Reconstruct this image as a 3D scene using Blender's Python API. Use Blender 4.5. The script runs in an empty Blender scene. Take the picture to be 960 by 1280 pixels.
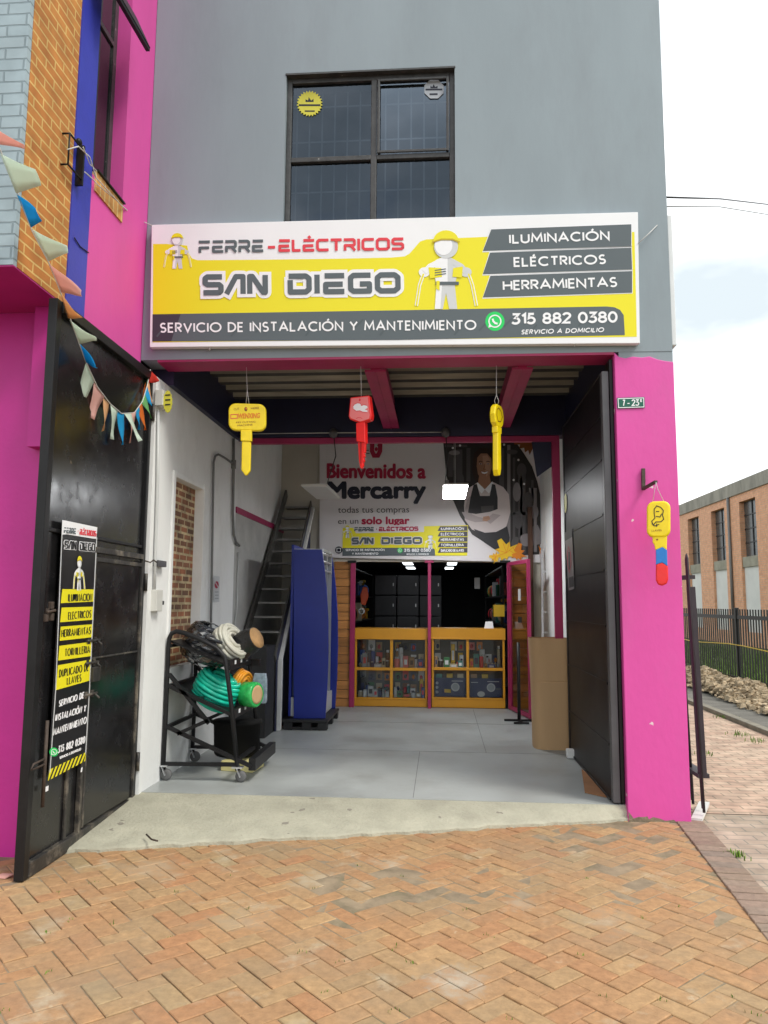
import bpy, bmesh, math, random
import numpy as np
from mathutils import Vector, Matrix
random.seed(7)
S = bpy.context.scene
COL = S.collection
R_ = math.radians

# ------------------------------------------------------------------ camera
CAMH, FPX = 1.6, 950.0
YAW, PITCH, ROLL = R_(4.3), R_(6.8), 0.007
fwd = np.array([-math.sin(YAW)*math.cos(PITCH), math.cos(YAW)*math.cos(PITCH), math.sin(PITCH)])
rt0 = np.array([math.cos(YAW), math.sin(YAW), 0.0]); up0 = np.cross(rt0, fwd)
RT = rt0*math.cos(ROLL)+up0*math.sin(ROLL); UP = -rt0*math.sin(ROLL)+up0*math.cos(ROLL)
cd = bpy.data.cameras.new('camera'); cam = bpy.data.objects.new('camera', cd); COL.objects.link(cam)
cd.sensor_fit = 'VERTICAL'; cd.sensor_height = 36.0; cd.lens = FPX/1280*36.0
cd.clip_end = 1500; cd.clip_start = 0.05
m = Matrix.Identity(4)
for i in range(3):
    m[i][0] = RT[i]; m[i][1] = UP[i]; m[i][2] = -fwd[i]
m[2][3] = CAMH
cam.matrix_world = m
S.camera = cam

# ------------------------------------------------------------------ world, sun, exposure
SUN_EL, SUN_AZ = R_(52), R_(124)      # azimuth clockwise from +Y seen from above
W = bpy.data.worlds.new("World"); S.world = W; W.use_nodes = True
nt = W.node_tree; nt.nodes.clear()
wo = nt.nodes.new('ShaderNodeOutputWorld'); bg = nt.nodes.new('ShaderNodeBackground')
sky = nt.nodes.new('ShaderNodeTexSky'); sky.sky_type = 'NISHITA'; sky.sun_disc = False
sky.sun_elevation = SUN_EL; sky.sun_rotation = SUN_AZ
tc = nt.nodes.new('ShaderNodeTexCoord'); mp = nt.nodes.new('ShaderNodeMapping')
mp.inputs['Scale'].default_value = (1.0, 1.0, 2.0); mp.inputs['Location'].default_value = (0.35, 0.2, 0.1)
n1 = nt.nodes.new('ShaderNodeTexNoise'); n1.inputs['Scale'].default_value = 2.3; n1.inputs['Detail'].default_value = 8; n1.inputs['Roughness'].default_value = .58
cr = nt.nodes.new('ShaderNodeValToRGB')
cr.color_ramp.elements[0].position = .30; cr.color_ramp.elements[0].color = (0, 0, 0, 1)
cr.color_ramp.elements[1].position = .45; cr.color_ramp.elements[1].color = (1, 1, 1, 1)
n2 = nt.nodes.new('ShaderNodeTexNoise'); n2.inputs['Scale'].default_value = 3.1; n2.inputs['Detail'].default_value = 5
cc = nt.nodes.new('ShaderNodeValToRGB')
cc.color_ramp.elements[0].position = .36; cc.color_ramp.elements[0].color = (.42, .47, .50, 1)
cc.color_ramp.elements[1].position = .64; cc.color_ramp.elements[1].color = (1, 1, 1, 1)
sc_ = nt.nodes.new('ShaderNodeVectorMath'); sc_.operation = 'SCALE'; sc_.inputs['Scale'].default_value = 12.0
mx = nt.nodes.new('ShaderNodeMix'); mx.data_type = 'RGBA'
L = nt.links.new
L(tc.outputs['Generated'], mp.inputs['Vector']); L(mp.outputs[0], n1.inputs['Vector']); L(mp.outputs[0], n2.inputs['Vector'])
L(n1.outputs['Fac'], cr.inputs['Fac']); L(n2.outputs['Fac'], cc.inputs['Fac'])
L(cc.outputs['Color'], sc_.inputs[0]); L(cr.outputs['Color'], mx.inputs['Factor'])
L(sky.outputs['Color'], mx.inputs['A']); L(sc_.outputs[0], mx.inputs['B']); L(mx.outputs['Result'], bg.inputs['Color'])
bg.inputs['Strength'].default_value = 0.1
L(bg.outputs[0], wo.inputs['Surface'])
sl = bpy.data.lights.new('sun', 'SUN'); sun = bpy.data.objects.new('sun', sl); COL.objects.link(sun)
sl.energy = 1.5; sl.angle = R_(18); sl.color = (1.0, .95, .85)
sd = Vector((math.sin(SUN_AZ)*math.cos(SUN_EL), math.cos(SUN_AZ)*math.cos(SUN_EL), math.sin(SUN_EL)))
sun.rotation_euler = sd.to_track_quat('Z', 'Y').to_euler()
S.view_settings.view_transform = 'Standard'; S.view_settings.look = 'None'
S.view_settings.exposure = 0.72; S.view_settings.gamma = 1.0
S.view_settings.use_curve_mapping = False
S.cycles.max_bounces = 10; S.cycles.diffuse_bounces = 6; S.cycles.transparent_max_bounces = 12
S.cycles.caustics_reflective = False; S.cycles.caustics_refractive = False
S.cycles.use_denoising = True

# ------------------------------------------------------------------ photo measuring: where a sight line meets a real plane
def ray(px, py): return fwd*FPX + RT*(px-480) - UP*(py-640)
def atY(px, py, Y):
    d = ray(px, py); d = d*(Y/d[1]); return Vector((d[0], d[1], d[2]+CAMH))
def atX(px, py, X):
    d = ray(px, py); d = d*(X/d[0]); return Vector((d[0], d[1], d[2]+CAMH))
def atZ(px, py, Z):
    d = ray(px, py); d = d*((Z-CAMH)/d[2]); return Vector((d[0], d[1], d[2]+CAMH))

# ------------------------------------------------------------------ materials
def srgb(r, g, b):
    f = lambda c: (c/255/12.92) if c/255 <= .04045 else ((c/255+.055)/1.055)**2.4
    return (f(r), f(g), f(b))
def newmat(name):
    mt = bpy.data.materials.new(name); mt.use_nodes = True
    n = mt.node_tree; b = n.nodes['Principled BSDF']; return mt, n, b
def paint(name, col, rough=.6, var=.10, scale=2.0, bump=.0, bscale=40, metal=0, chips=None, chipcol=(.7, .7, .7), chipscale=14,
          dirt=None, dirtcol=(.12, .10, .08), spec=.5, roughvar=.0, stretch=(1, 1, 1), island=0):
    """base colour with its own slow variation, optional chips / stains with a shape of their own, fine bump"""
    mt, n, b = newmat(name)
    nd = n.nodes.new; l = n.links.new
    tc = nd('ShaderNodeTexCoord'); mp = nd('ShaderNodeMapping'); mp.inputs['Scale'].default_value = stretch
    l(tc.outputs['Object'], mp.inputs['Vector'])
    no = nd('ShaderNodeTexNoise'); no.inputs['Scale'].default_value = scale; no.inputs['Detail'].default_value = 6; no.inputs['Roughness'].default_value = .62
    l(mp.outputs[0], no.inputs['Vector'])
    mr = nd('ShaderNodeMapRange'); mr.inputs['From Min'].default_value = .3; mr.inputs['From Max'].default_value = .7
    mr.inputs['To Min'].default_value = 1-var; mr.inputs['To Max'].default_value = 1+var
    l(no.outputs['Fac'], mr.inputs['Value'])
    vm = nd('ShaderNodeVectorMath'); vm.operation = 'SCALE'; vm.inputs[0].default_value = col
    if island:
        ge = nd('ShaderNodeNewGeometry'); m2 = nd('ShaderNodeMapRange')
        m2.inputs['To Min'].default_value = 1-island; m2.inputs['To Max'].default_value = 1+island
        l(ge.outputs['Random Per Island'], m2.inputs['Value'])
        mu = nd('ShaderNodeMath'); mu.operation = 'MULTIPLY'; l(m2.outputs[0], mu.inputs[0]); l(mr.outputs[0], mu.inputs[1])
        l(mu.outputs[0], vm.inputs['Scale'])
    else:
        l(mr.outputs[0], vm.inputs['Scale'])
    out = vm.outputs[0]
    if dirt:
        n3 = nd('ShaderNodeTexNoise'); n3.inputs['Scale'].default_value = dirt[1]; n3.inputs['Detail'].default_value = 9; n3.inputs['Roughness'].default_value = .7
        l(mp.outputs[0], n3.inputs['Vector'])
        r3 = nd('ShaderNodeMapRange'); r3.inputs['From Min'].default_value = .5; r3.inputs['From Max'].default_value = .78; r3.inputs['To Max'].default_value = dirt[0]
        l(n3.outputs['Fac'], r3.inputs['Value'])
        x3 = nd('ShaderNodeMix'); x3.data_type = 'RGBA'; x3.inputs['B'].default_value = (*dirtcol, 1)
        l(r3.outputs[0], x3.inputs['Factor']); l(out, x3.inputs['A']); out = x3.outputs['Result']
    if chips:
        n4 = nd('ShaderNodeTexNoise'); n4.inputs['Scale'].default_value = chipscale; n4.inputs['Detail'].default_value = 3
        l(tc.outputs['Object'], n4.inputs['Vector'])
        r4 = nd('ShaderNodeMapRange'); r4.inputs['From Min'].default_value = chips; r4.inputs['From Max'].default_value = chips+.012
        l(n4.outputs['Fac'], r4.inputs['Value'])
        x4 = nd('ShaderNodeMix'); x4.data_type = 'RGBA'; x4.inputs['B'].default_value = (*chipcol, 1)
        l(r4.outputs[0], x4.inputs['Factor']); l(out, x4.inputs['A']); out = x4.outputs['Result']
    l(out, b.inputs['Base Color'])
    b.inputs['Roughness'].default_value = rough; b.inputs['Metallic'].default_value = metal
    b.inputs['Specular IOR Level'].default_value = spec
    if roughvar:
        r5 = nd('ShaderNodeMapRange'); r5.inputs['From Min'].default_value = .3; r5.inputs['From Max'].default_value = .7
        r5.inputs['To Min'].default_value = max(.02, rough-roughvar); r5.inputs['To Max'].default_value = rough+roughvar
        l(no.outputs['Fac'], r5.inputs['Value']); l(r5.outputs[0], b.inputs['Roughness'])
    if bump:
        nb = nd('ShaderNodeTexNoise'); nb.inputs['Scale'].default_value = bscale; nb.inputs['Detail'].default_value = 4
        l(mp.outputs[0], nb.inputs['Vector'])
        bp = nd('ShaderNodeBump'); bp.inputs['Strength'].default_value = bump; bp.inputs['Distance'].default_value = .02
        l(nb.outputs['Fac'], bp.inputs['Height']); l(bp.outputs[0], b.inputs['Normal'])
    return mt
def flat(name, col, rough=.45, spec=.4):
    mt, n, b = newmat(name); b.inputs['Base Color'].default_value = (*col, 1); b.inputs['Roughness'].default_value = rough
    b.inputs['Specular IOR Level'].default_value = spec; return mt
def emit(name, col, st):
    mt, n, b = newmat(name); b.inputs['Base Color'].default_value = (.8, .8, .8, 1)
    b.inputs['Emission Color'].default_value = (*col, 1); b.inputs['Emission Strength'].default_value = st; return mt
def bricks(name, c1, c2, mortar, axes, bw, bh, msize=.012, rough=.8, bump=.5, var=.25, offset=.5, loc=(0, 0), msmooth=.1, c3=None):
    """brick courses in a material; axes says which object axes run along and up the wall"""
    mt, n, b = newmat(name); nd = n.nodes.new; l = n.links.new
    tc = nd('ShaderNodeTexCoord'); sp = nd('ShaderNodeSeparateXYZ'); cb = nd('ShaderNodeCombineXYZ')
    l(tc.outputs['Object'], sp.inputs[0]); l(sp.outputs[axes[0]], cb.inputs[0]); l(sp.outputs[axes[1]], cb.inputs[1])
    mp = nd('ShaderNodeMapping'); mp.inputs['Location'].default_value = (loc[0], loc[1], 0); l(cb.outputs[0], mp.inputs[0])
    nz = nd('ShaderNodeTexNoise'); nz.inputs['Scale'].default_value = 9; l(tc.outputs['Object'], nz.inputs['Vector'])
    ad = nd('ShaderNodeVectorMath'); ad.operation = 'MULTIPLY_ADD'; ad.inputs[1].default_value = (.008, .008, 0)
    l(nz.outputs['Color'], ad.inputs[0]); l(mp.outputs[0], ad.inputs[2])
    br = nd('ShaderNodeTexBrick'); br.offset = offset; br.inputs['Scale'].default_value = 1
    br.inputs['Brick Width'].default_value = bw; br.inputs['Row Height'].default_value = bh
    br.inputs['Mortar Size'].default_value = msize; br.inputs['Mortar Smooth'].default_value = msmooth
    br.inputs['Color1'].default_value = (*c1, 1); br.inputs['Color2'].default_value = (*c2, 1); br.inputs['Mortar'].default_value = (*mortar, 1)
    l(ad.outputs[0], br.inputs['Vector'])
    no = nd('ShaderNodeTexNoise'); no.inputs['Scale'].default_value = 6; no.inputs['Detail'].default_value = 7; l(tc.outputs['Object'], no.inputs['Vector'])
    mr = nd('ShaderNodeMapRange'); mr.inputs['From Min'].default_value = .3; mr.inputs['From Max'].default_value = .7
    mr.inputs['To Min'].default_value = 1-var; mr.inputs['To Max'].default_value = 1+var; l(no.outputs['Fac'], mr.inputs['Value'])
    vm = nd('ShaderNodeVectorMath'); vm.operation = 'SCALE'; l(br.outputs['Color'], vm.inputs[0]); l(mr.outputs[0], vm.inputs['Scale'])
    l(vm.outputs[0], b.inputs['Base Color']); b.inputs['Roughness'].default_value = rough
    iv = nd('ShaderNodeMath'); iv.operation = 'SUBTRACT'; iv.inputs[0].default_value = 1; l(br.outputs['Fac'], iv.inputs[1])
    a2 = nd('ShaderNodeMath'); a2.operation = 'MULTIPLY_ADD'; a2.inputs[1].default_value = .3; l(no.outputs['Fac'], a2.inputs[0]); l(iv.outputs[0], a2.inputs[2])
    bp = nd('ShaderNodeBump'); bp.inputs['Strength'].default_value = bump; bp.inputs['Distance'].default_value = .008
    l(a2.outputs[0], bp.inputs['Height']); l(bp.outputs[0], b.inputs['Normal'])
    return mt
def glass(name, tint=(.75, .8, .82), refl=1.0, rough=.02, ior=1.5, base=.0, gcol=(1, 1, 1)):
    mt = bpy.data.materials.new(name); mt.use_nodes = True; n = mt.node_tree; n.nodes.clear(); nd = n.nodes.new; l = n.links.new
    o = nd('ShaderNodeOutputMaterial'); mx = nd('ShaderNodeMixShader'); t = nd('ShaderNodeBsdfTransparent'); g = nd('ShaderNodeBsdfGlossy'); f = nd('ShaderNodeFresnel')
    f.inputs['IOR'].default_value = ior; t.inputs['Color'].default_value = (*tint, 1); g.inputs['Roughness'].default_value = rough; g.inputs['Color'].default_value = (*gcol, 1)
    ma = nd('ShaderNodeMath'); ma.operation = 'MULTIPLY_ADD'; ma.inputs[1].default_value = refl; ma.inputs[2].default_value = base; ma.use_clamp = True
    l(f.outputs[0], ma.inputs[0]); l(ma.outputs[0], mx.inputs[0]); l(t.outputs[0], mx.inputs[1]); l(g.outputs[0], mx.inputs[2]); l(mx.outputs[0], o.inputs[0])
    return mt

GREY = paint('grey_wall_paint', srgb(139, 151, 158), rough=.75, var=.06, scale=1.6, bump=.05, bscale=25, dirt=(.35, 1.7), dirtcol=srgb(116, 121, 126), stretch=(1, 1, .28))
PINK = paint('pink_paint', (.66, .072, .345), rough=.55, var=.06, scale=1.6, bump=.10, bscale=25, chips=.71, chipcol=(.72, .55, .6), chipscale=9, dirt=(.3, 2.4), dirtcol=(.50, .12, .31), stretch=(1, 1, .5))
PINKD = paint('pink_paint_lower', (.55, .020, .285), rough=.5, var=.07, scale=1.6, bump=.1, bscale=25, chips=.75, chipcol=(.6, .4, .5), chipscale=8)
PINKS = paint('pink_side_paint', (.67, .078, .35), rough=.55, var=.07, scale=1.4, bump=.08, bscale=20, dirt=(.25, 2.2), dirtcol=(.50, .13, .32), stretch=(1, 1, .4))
MAG = paint('magenta_steel_paint', (.36, .018, .10), rough=.45, var=.12, scale=4, bump=.04)
NAVY = paint('navy_paint', (.012, .014, .05), rough=.5, var=.2, scale=3)
BLUE = paint('blue_paint', (.035, .045, .40), rough=.45, var=.12, scale=3, bump=.06)
WHITE = paint('white_wall_paint', (.82, .83, .82), rough=.8, var=.05, scale=1.5, bump=.12, bscale=30, dirt=(.35, 1.6), dirtcol=(.42, .41, .38), stretch=(1, 1, .6))
PLASTER = paint('grey_plaster', (.44, .44, .42), rough=.9, var=.15, scale=2.5, bump=.2, bscale=20, dirt=(.4, 2), dirtcol=(.28, .27, .25))
CREAM = paint('cream_wall', (.50, .47, .40), rough=.85, var=.08, scale=1.5, bump=.08)
FLOORM = paint('grey_floor_concrete', (.345, .365, .36), rough=.45, var=.12, scale=1.5, bump=.06, bscale=18, dirt=(.5, 1.6), dirtcol=(.19, .19, .175), roughvar=.15, chips=.70, chipcol=(.36, .37, .36), chipscale=4)
RAMPM = paint('ramp_concrete', (.40, .385, .30), rough=.9, var=.14, scale=4, bump=.45, bscale=45, dirt=(.6, 2.6), dirtcol=(.24, .22, .17), chips=.69, chipcol=(.24, .22, .18), chipscale=7)
BLACKD = paint('black_door_paint', (.010, .010, .011), rough=.24, var=.4, scale=5, bump=.10, bscale=2.2, dirt=(.22, 3.5), dirtcol=(.05, .045, .04), chips=.76, chipcol=(.12, .09, .06), chipscale=17, roughvar=.08)
BLACKW = paint('worn_black_rail_paint', (.03, .028, .026), rough=.5, var=.4, scale=8, bump=.2, bscale=20, dirt=(1.0, 5), dirtcol=(.34, .29, .22))
BLACKR = paint('dark_ribbed_door_paint', (.009, .0085, .010), spec=.22, rough=.42, var=.3, scale=3, bump=.06, bscale=3, dirt=(.3, 3), dirtcol=(.06, .05, .045))
STEELG = paint('grey_door_edge_steel', (.075, .075, .082), rough=.45, var=.15, scale=5)
BLACKM = paint('black_metal', (.010, .010, .011), spec=.3, rough=.42, var=.3, scale=8, bump=.05)
BLACKP = paint('black_plastic', (.015, .015, .016), rough=.5, var=.2, scale=8)
WINF = paint('window_frame_steel', (.045, .045, .045), rough=.4, var=.4, scale=12, bump=.15, chips=.72, chipcol=(.3, .3, .28), chipscale=20)
DECK = paint('galvanised_deck', (.36, .35, .31), rough=.5, metal=.3, var=.35, scale=4, stretch=(.3, 3, 3))
WIRE = paint('pale_cable', (.6, .6, .58), rough=.5)
CONDUIT = paint('grey_conduit', (.16, .16, .155), rough=.5, var=.2)
CONDL = paint('pale_conduit', (.55, .56, .55), rough=.5, var=.1)
RUST = paint('rusty_steel', (.06, .042, .032), rough=.7, var=.4, scale=20, bump=.3)
OFFW = paint('off_white_plastic', (.62, .62, .58), rough=.5, var=.06)
YELK = paint('yellow_foam_paint', (.86, .66, .006), rough=.38, var=.06, scale=12, bump=.08, bscale=18)
REDK = paint('red_foam_paint', (.80, .02, .018), rough=.32, var=.08, scale=12, bump=.08, bscale=18)
BLUK = paint('blue_foam_paint', (.012, .20, .62), rough=.4, var=.08, scale=12)
CARD = paint('cardboard', (.50, .325, .17), rough=.85, var=.07, scale=2, bump=.1, bscale=14, stretch=(1, 1, .25))
ALU = paint('aluminium', (.6, .61, .62), rough=.35, metal=.8, var=.1)
WOOD = paint('orange_timber', (.50, .215, .06), rough=.55, var=.35, scale=3, stretch=(.25, 3, 3), bump=.1, bscale=20, island=.22)
YELC = paint('amber_counter_paint', (.64, .285, .006), rough=.42, var=.06, scale=4)
CAB = paint('blue_cabinet_laminate', (.012, .030, .30), rough=.42, var=.10, scale=2, bump=.03)
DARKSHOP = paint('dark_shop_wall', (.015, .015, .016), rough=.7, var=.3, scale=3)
SHOPFL = paint('shop_floor_tile', (.10, .10, .10), rough=.35, var=.1)
GLASSC = glass('counter_glass', (.90, .93, .93), 1.0, base=.0)
GLASSD = glass('door_glass', (.62, .56, .47), .45)
GLASSW = glass('window_glass', (.42, .47, .52), 1.0, rough=.015, ior=1.6, base=.05, gcol=(.66, .76, .90))
LEDON = emit('lit_led_panel', (.96, .98, 1.0), 26.0)
LEDSH = emit('lit_shop_led', (.9, .96, 1.0), 3.0)
LEDOFF = paint('white_panel_diffuser', (.72, .72, .70), rough=.5, var=.03)
# print inks
K_W = flat('print_white', (.84, .85, .87)); K_Y = flat('print_yellow', (.80, .72, .012)); K_G = flat('print_charcoal', (.095, .118, .13))
K_GD = flat('print_dark_grey', (.045, .04, .055)); K_R = flat('print_red', (.72, .045, .065)); K_GR = flat('print_green', (.015, .62, .12))
K_K = flat('print_black', (.012, .012, .014)); K_LG = flat('print_light_grey', (.60, .62, .63)); K_MG = flat('print_mid_grey', (.33, .36, .38))
K_CR = flat('print_crimson', (.40, .012, .055)); K_NV = flat('print_navy', (.008, .01, .025)); K_SK = flat('print_skin', (.33, .165, .10)); K_SKL = flat('print_skin_light', (.46, .26, .17))
K_HR = flat('print_hair', (.03, .014, .010)); K_SH = flat('print_shirt', (.62, .55, .54)); K_SHD = flat('print_shirt_fold', (.42, .36, .36)); K_AP = flat('print_apron', (.022, .022, .026))
K_BG = flat('print_dim_interior', (.025, .022, .022)); K_BG2 = flat('print_dim_grey', (.075, .07, .072)); K_BG3 = flat('print_pale_blur', (.22, .20, .205))
K_OR = flat('print_orange', (.75, .23, .012)); K_LY = flat('print_leaf_yellow', (.80, .50, .015)); K_BR = flat('print_brown', (.22, .07, .015)); K_PG = flat('print_plate_green', (.01, .115, .075), .35)
K_PKW = flat('pale_pink_sheen_and_print', (.82, .22, .22)); K_SIL = flat('sticker_silver', (.40, .43, .47)); K_YS = flat('sticker_yellow', (.62, .58, .06)); K_BANW = flat('banner_vinyl_white', (.70, .67, .68), .5)
K_DK = flat('poster_black_vinyl', (.010, .010, .012), .3)

# ------------------------------------------------------------------ mesh building
class MB:
    def __init__(s): s.v = []; s.f = []; s.mi = []; s.sm = []
    def face(s, idx, mi=0, sm=False): s.f.append(tuple(idx)); s.mi.append(mi); s.sm.append(sm)
    def poly(s, pts, mi=0):
        b = len(s.v); s.v += [tuple(p) for p in pts]; s.face(range(b, b+len(pts)), mi)
    def box(s, a, b, mi=0):
        x0, x1 = sorted((a[0], b[0])); y0, y1 = sorted((a[1], b[1])); z0, z1 = sorted((a[2], b[2]))
        s.hexa([(x0, y0, z0), (x1, y0, z0), (x1, y1, z0), (x0, y1, z0)], [(x0, y0, z1), (x1, y0, z1), (x1, y1, z1), (x0, y1, z1)], mi)
    def hexa(s, lo, hi, mi=0): s.loft([lo, hi], mi)
    def loft(s, rings, mi=0, caps=True, sm=False, closed=True):
        b = len(s.v); n = len(rings[0])
        for r in rings: s.v += [tuple(p) for p in r]
        for k in range(len(rings)-1):
            for i in range(n if closed else n-1):
                j = (i+1) % n
                s.face((b+k*n+i, b+k*n+j, b+(k+1)*n+j, b+(k+1)*n+i), mi, sm)
        if caps:
            s.face(range(b+n-1, b-1, -1), mi); e = b+(len(rings)-1)*n; s.face(range(e, e+n), mi)
    def prism(s, pts, d, mi=0):
        d = Vector(d); s.loft([pts, [Vector(p)+d for p in pts]], mi)
    def bar(s, p, q, w, h=None, mi=0, up=(0, 0, 1)):
        p, q = Vector(p), Vector(q); h = h or w; t = (q-p).normalized(); u = Vector(up)
        if abs(t.dot(u)) > .95: u = Vector((0, 1, 0)) if abs(t.y) < .9 else Vector((1, 0, 0))
        a = t.cross(u).normalized(); c = a.cross(t).normalized()
        ring = lambda o: [o+a*w/2+c*h/2, o-a*w/2+c*h/2, o-a*w/2-c*h/2, o+a*w/2-c*h/2]
        s.loft([ring(p), ring(q)], mi)
    def tube(s, pts, r, n=8, mi=0, closed=False, radii=None):
        pts = [Vector(p) for p in pts]; N = len(pts); rings = []; ref = None
        for i, p in enumerate(pts):
            if closed: t = (pts[(i+1) % N]-pts[i-1]).normalized()
            else: t = (pts[min(i+1, N-1)]-pts[max(i-1, 0)]).normalized()
            if ref is None:
                ref = t.cross(Vector((0, 0, 1)));
                if ref.length < .1: ref = t.cross(Vector((1, 0, 0)))
            ref = (ref-t*ref.dot(t)).normalized(); o = t.cross(ref); rr = radii[i] if radii else r
            rings.append([p+(ref*math.cos(2*math.pi*k/n)+o*math.sin(2*math.pi*k/n))*rr for k in range(n)])
        if closed: rings.append(rings[0])
        s.loft(rings, mi, caps=not closed, sm=True)
    def lathe(s, c, axis, prof, n=24, mi=0, sm=True, caps=True):
        c = Vector(c); t = Vector(axis).normalized(); a = t.cross(Vector((0, 0, 1)))
        if a.length < .1: a = t.cross(Vector((1, 0, 0)))
        a.normalize(); o = t.cross(a)
        s.loft([[c+t*h+(a*math.cos(2*math.pi*k/n)+o*math.sin(2*math.pi*k/n))*max(r, 1e-4) for k in range(n)] for r, h in prof], mi, caps=caps, sm=sm)
    def blob(s, c, rad, n=8, rings=6, mi=0, jit=0, sm=True):
        rr = []
        for i in range(rings+1):
            th = math.pi*i/rings; rr.append([(c[0]+rad[0]*math.sin(max(th, .02) if i < rings else .02)*math.cos(2*math.pi*k/n)*(1+random.uniform(-jit, jit)),
                c[1]+rad[1]*math.sin(max(th, .02) if i < rings else .02)*math.sin(2*math.pi*k/n)*(1+random.uniform(-jit, jit)), c[2]+rad[2]*math.cos(th)*(1+random.uniform(-jit, jit))) for k in range(n)])
        s.loft(rr, mi, sm=sm)
    def build(s, name, mats, parent=None, bevel=0, seg=2, recalc=True):
        me = bpy.data.meshes.new(name); me.from_pydata([tuple(v) for v in s.v], [], s.f)
        mats = mats if isinstance(mats, (list, tuple)) else [mats]
        for mt in mats: me.materials.append(mt)
        me.polygons.foreach_set('material_index', s.mi); me.polygons.foreach_set('use_smooth', s.sm)
        if recalc:
            bm = bmesh.new(); bm.from_mesh(me); bmesh.ops.recalc_face_normals(bm, faces=bm.faces[:]); bm.to_mesh(me); bm.free()
        me.update(); o = bpy.data.objects.new(name, me); COL.objects.link(o)
        if bevel:
            bv = o.modifiers.new('bevel', 'BEVEL'); bv.width = bevel; bv.segments = seg; bv.limit_method = 'ANGLE'; bv.angle_limit = R_(40)
        if parent is not None: adopt(o, parent)
        return o
def adopt(o, parent):
    o.parent = parent
    o.matrix_parent_inverse = Matrix.Translation(-Vector(parent.location)) if parent.type == 'EMPTY' else Matrix.Identity(4)
def thing(name, label, cat, loc=(0, 0, 0), group=None):
    o = bpy.data.objects.new(name, None); COL.objects.link(o); o.location = loc; o.empty_display_size = .1
    o['label'] = label; o['category'] = cat
    if group: o['group'] = group
    return o
def tag(o, label, cat, group=None, kind=None):
    o['label'] = label; o['category'] = cat
    if group: o['group'] = group
    if kind: o['kind'] = kind
    return o
def struct(name, mb, mat, **k):
    o = mb.build(name, mat, **k); o['kind'] = 'structure'; return o
def boxo(name, a, b, mat, parent=None, bevel=0):
    q = MB(); q.box(a, b); return q.build(name, mat, parent, bevel)

# ------------------------------------------------------------------ flat printing: lettering and shapes laid on a plane
def arc(cx, cy, rx, ry, a0, a1, n=14): return [(cx+rx*math.cos(R_(a0+(a1-a0)*i/n)), cy+ry*math.sin(R_(a0+(a1-a0)*i/n))) for i in range(n+1)]
GEO = {  # width, strokes (cap height 1)
 'I': (.0, [[(0, 0), (0, 1)]]), 'L': (.46, [[(0, 1), (0, 0), (.46, 0)]]), 'U': (.62, [[(0, 1), (0, .31)]+arc(.31, .31, .31, .31, 180, 360)+[(.62, 1)]]),
 'M': (.86, [[(0, 0), (.08, 1), (.43, .25), (.78, 1), (.86, 0)]]), 'N': (.66, [[(0, 0), (0, 1), (.66, 0), (.66, 1)]]), 'A': (.80, [[(0, 0), (.4, 1), (.8, 0)], [(.15, .32), (.65, .32)]]),
 'C': (.78, [arc(.46, .5, .46, .5, 48, 312)]), 'O': (.98, [arc(.49, .5, .49, .5, 0, 360, 28)]), 'E': (.44, [[(.44, 1), (0, 1), (0, 0), (.44, 0)], [(0, .52), (.40, .52)]]), 'T': (.56, [[(0, 1), (.56, 1)], [(.28, 1), (.28, 0)]]),
 'R': (.52, [[(0, 0), (0, 1), (.25, 1)]+arc(.25, .74, .25, .26, 90, -90)+[(0, .48)], [(.22, .48), (.52, 0)]]), 'S': (.50, [arc(.26, .745, .23, .255, 40, 250)+arc(.24, .255, .25, .255, 70, -140)]),
 'H': (.64, [[(0, 0), (0, 1)], [(.64, 0), (.64, 1)], [(0, .5), (.64, .5)]]), 'V': (.72, [[(0, 1), (.36, 0), (.72, 1)]]), 'Y': (.66, [[(0, 1), (.33, .48), (.66, 1)], [(.33, .48), (.33, 0)]]), 'D': (.66, [[(0, 0), (0, 1), (.2, 1)]+arc(.2, .5, .46, .5, 90, -90)+[(0, 0)]]),
 'P': (.50, [[(0, 0), (0, 1), (.24, 1)]+arc(.24, .73, .26, .27, 90, -90)+[(0, .46)]]), 'G': (.88, [arc(.46, .5, .46, .5, 45, 360)+[(.52, .5)]]), 'B': (.5, [[(0, 0), (0, 1), (.22, 1)]+arc(.22, .76, .22, .24, 90, -90)+[(0, .52)], [(.22, .52)]+arc(.24, .26, .26, .26, 90, -90)+[(0, 0)]]), 'W': (1.0, [[(0, 1), (.25, 0), (.5, .8), (.75, 0), (1, 1)]]), 'X': (.62, [[(0, 0), (.62, 1)], [(0, 1), (.62, 0)]]), 'K': (.54, [[(0, 0), (0, 1)], [(.52, 1), (0, .42), (.54, 0)]]), 'F': (.44, [[(0, 0), (0, 1), (.44, 1)], [(0, .52), (.40, .52)]]),
 '0': (.56, [arc(.28, .5, .28, .5, 0, 360, 24)]), '1': (.22, [[(0, .78), (.22, 1), (.22, 0)]]), '2': (.50, [arc(.25, .75, .25, .25, 170, -35)+[(0, 0), (.52, 0)]]), '3': (.48, [[(0, 1), (.44, 1), (.2, .6)]+arc(.2, .3, .28, .3, 80, -150)]), '5': (.48, [[(.44, 1), (.10, 1), (.06, .56)]+arc(.2, .31, .28, .31, 100, -150)]),
 '7': (.50, [[(0, 1), (.5, 1), (.15, 0)]]), '8': (.52, [arc(.26, .76, .22, .24, 0, 360, 20), arc(.26, .26, .26, .26, 0, 360, 20)]), '-': (.34, [[(0, .45), (.34, .45)]]), ' ': (.22, []), '.': (.0, [[(0, 0), (0, .08)]]),
}
def ac(g, x=.5): return (GEO[g][0], GEO[g][1]+[[(GEO[g][0]*x-.04, 1.17), (GEO[g][0]*x+.12, 1.36)]])
GEO['Ó'] = ac('O'); GEO['É'] = ac('E')
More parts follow.
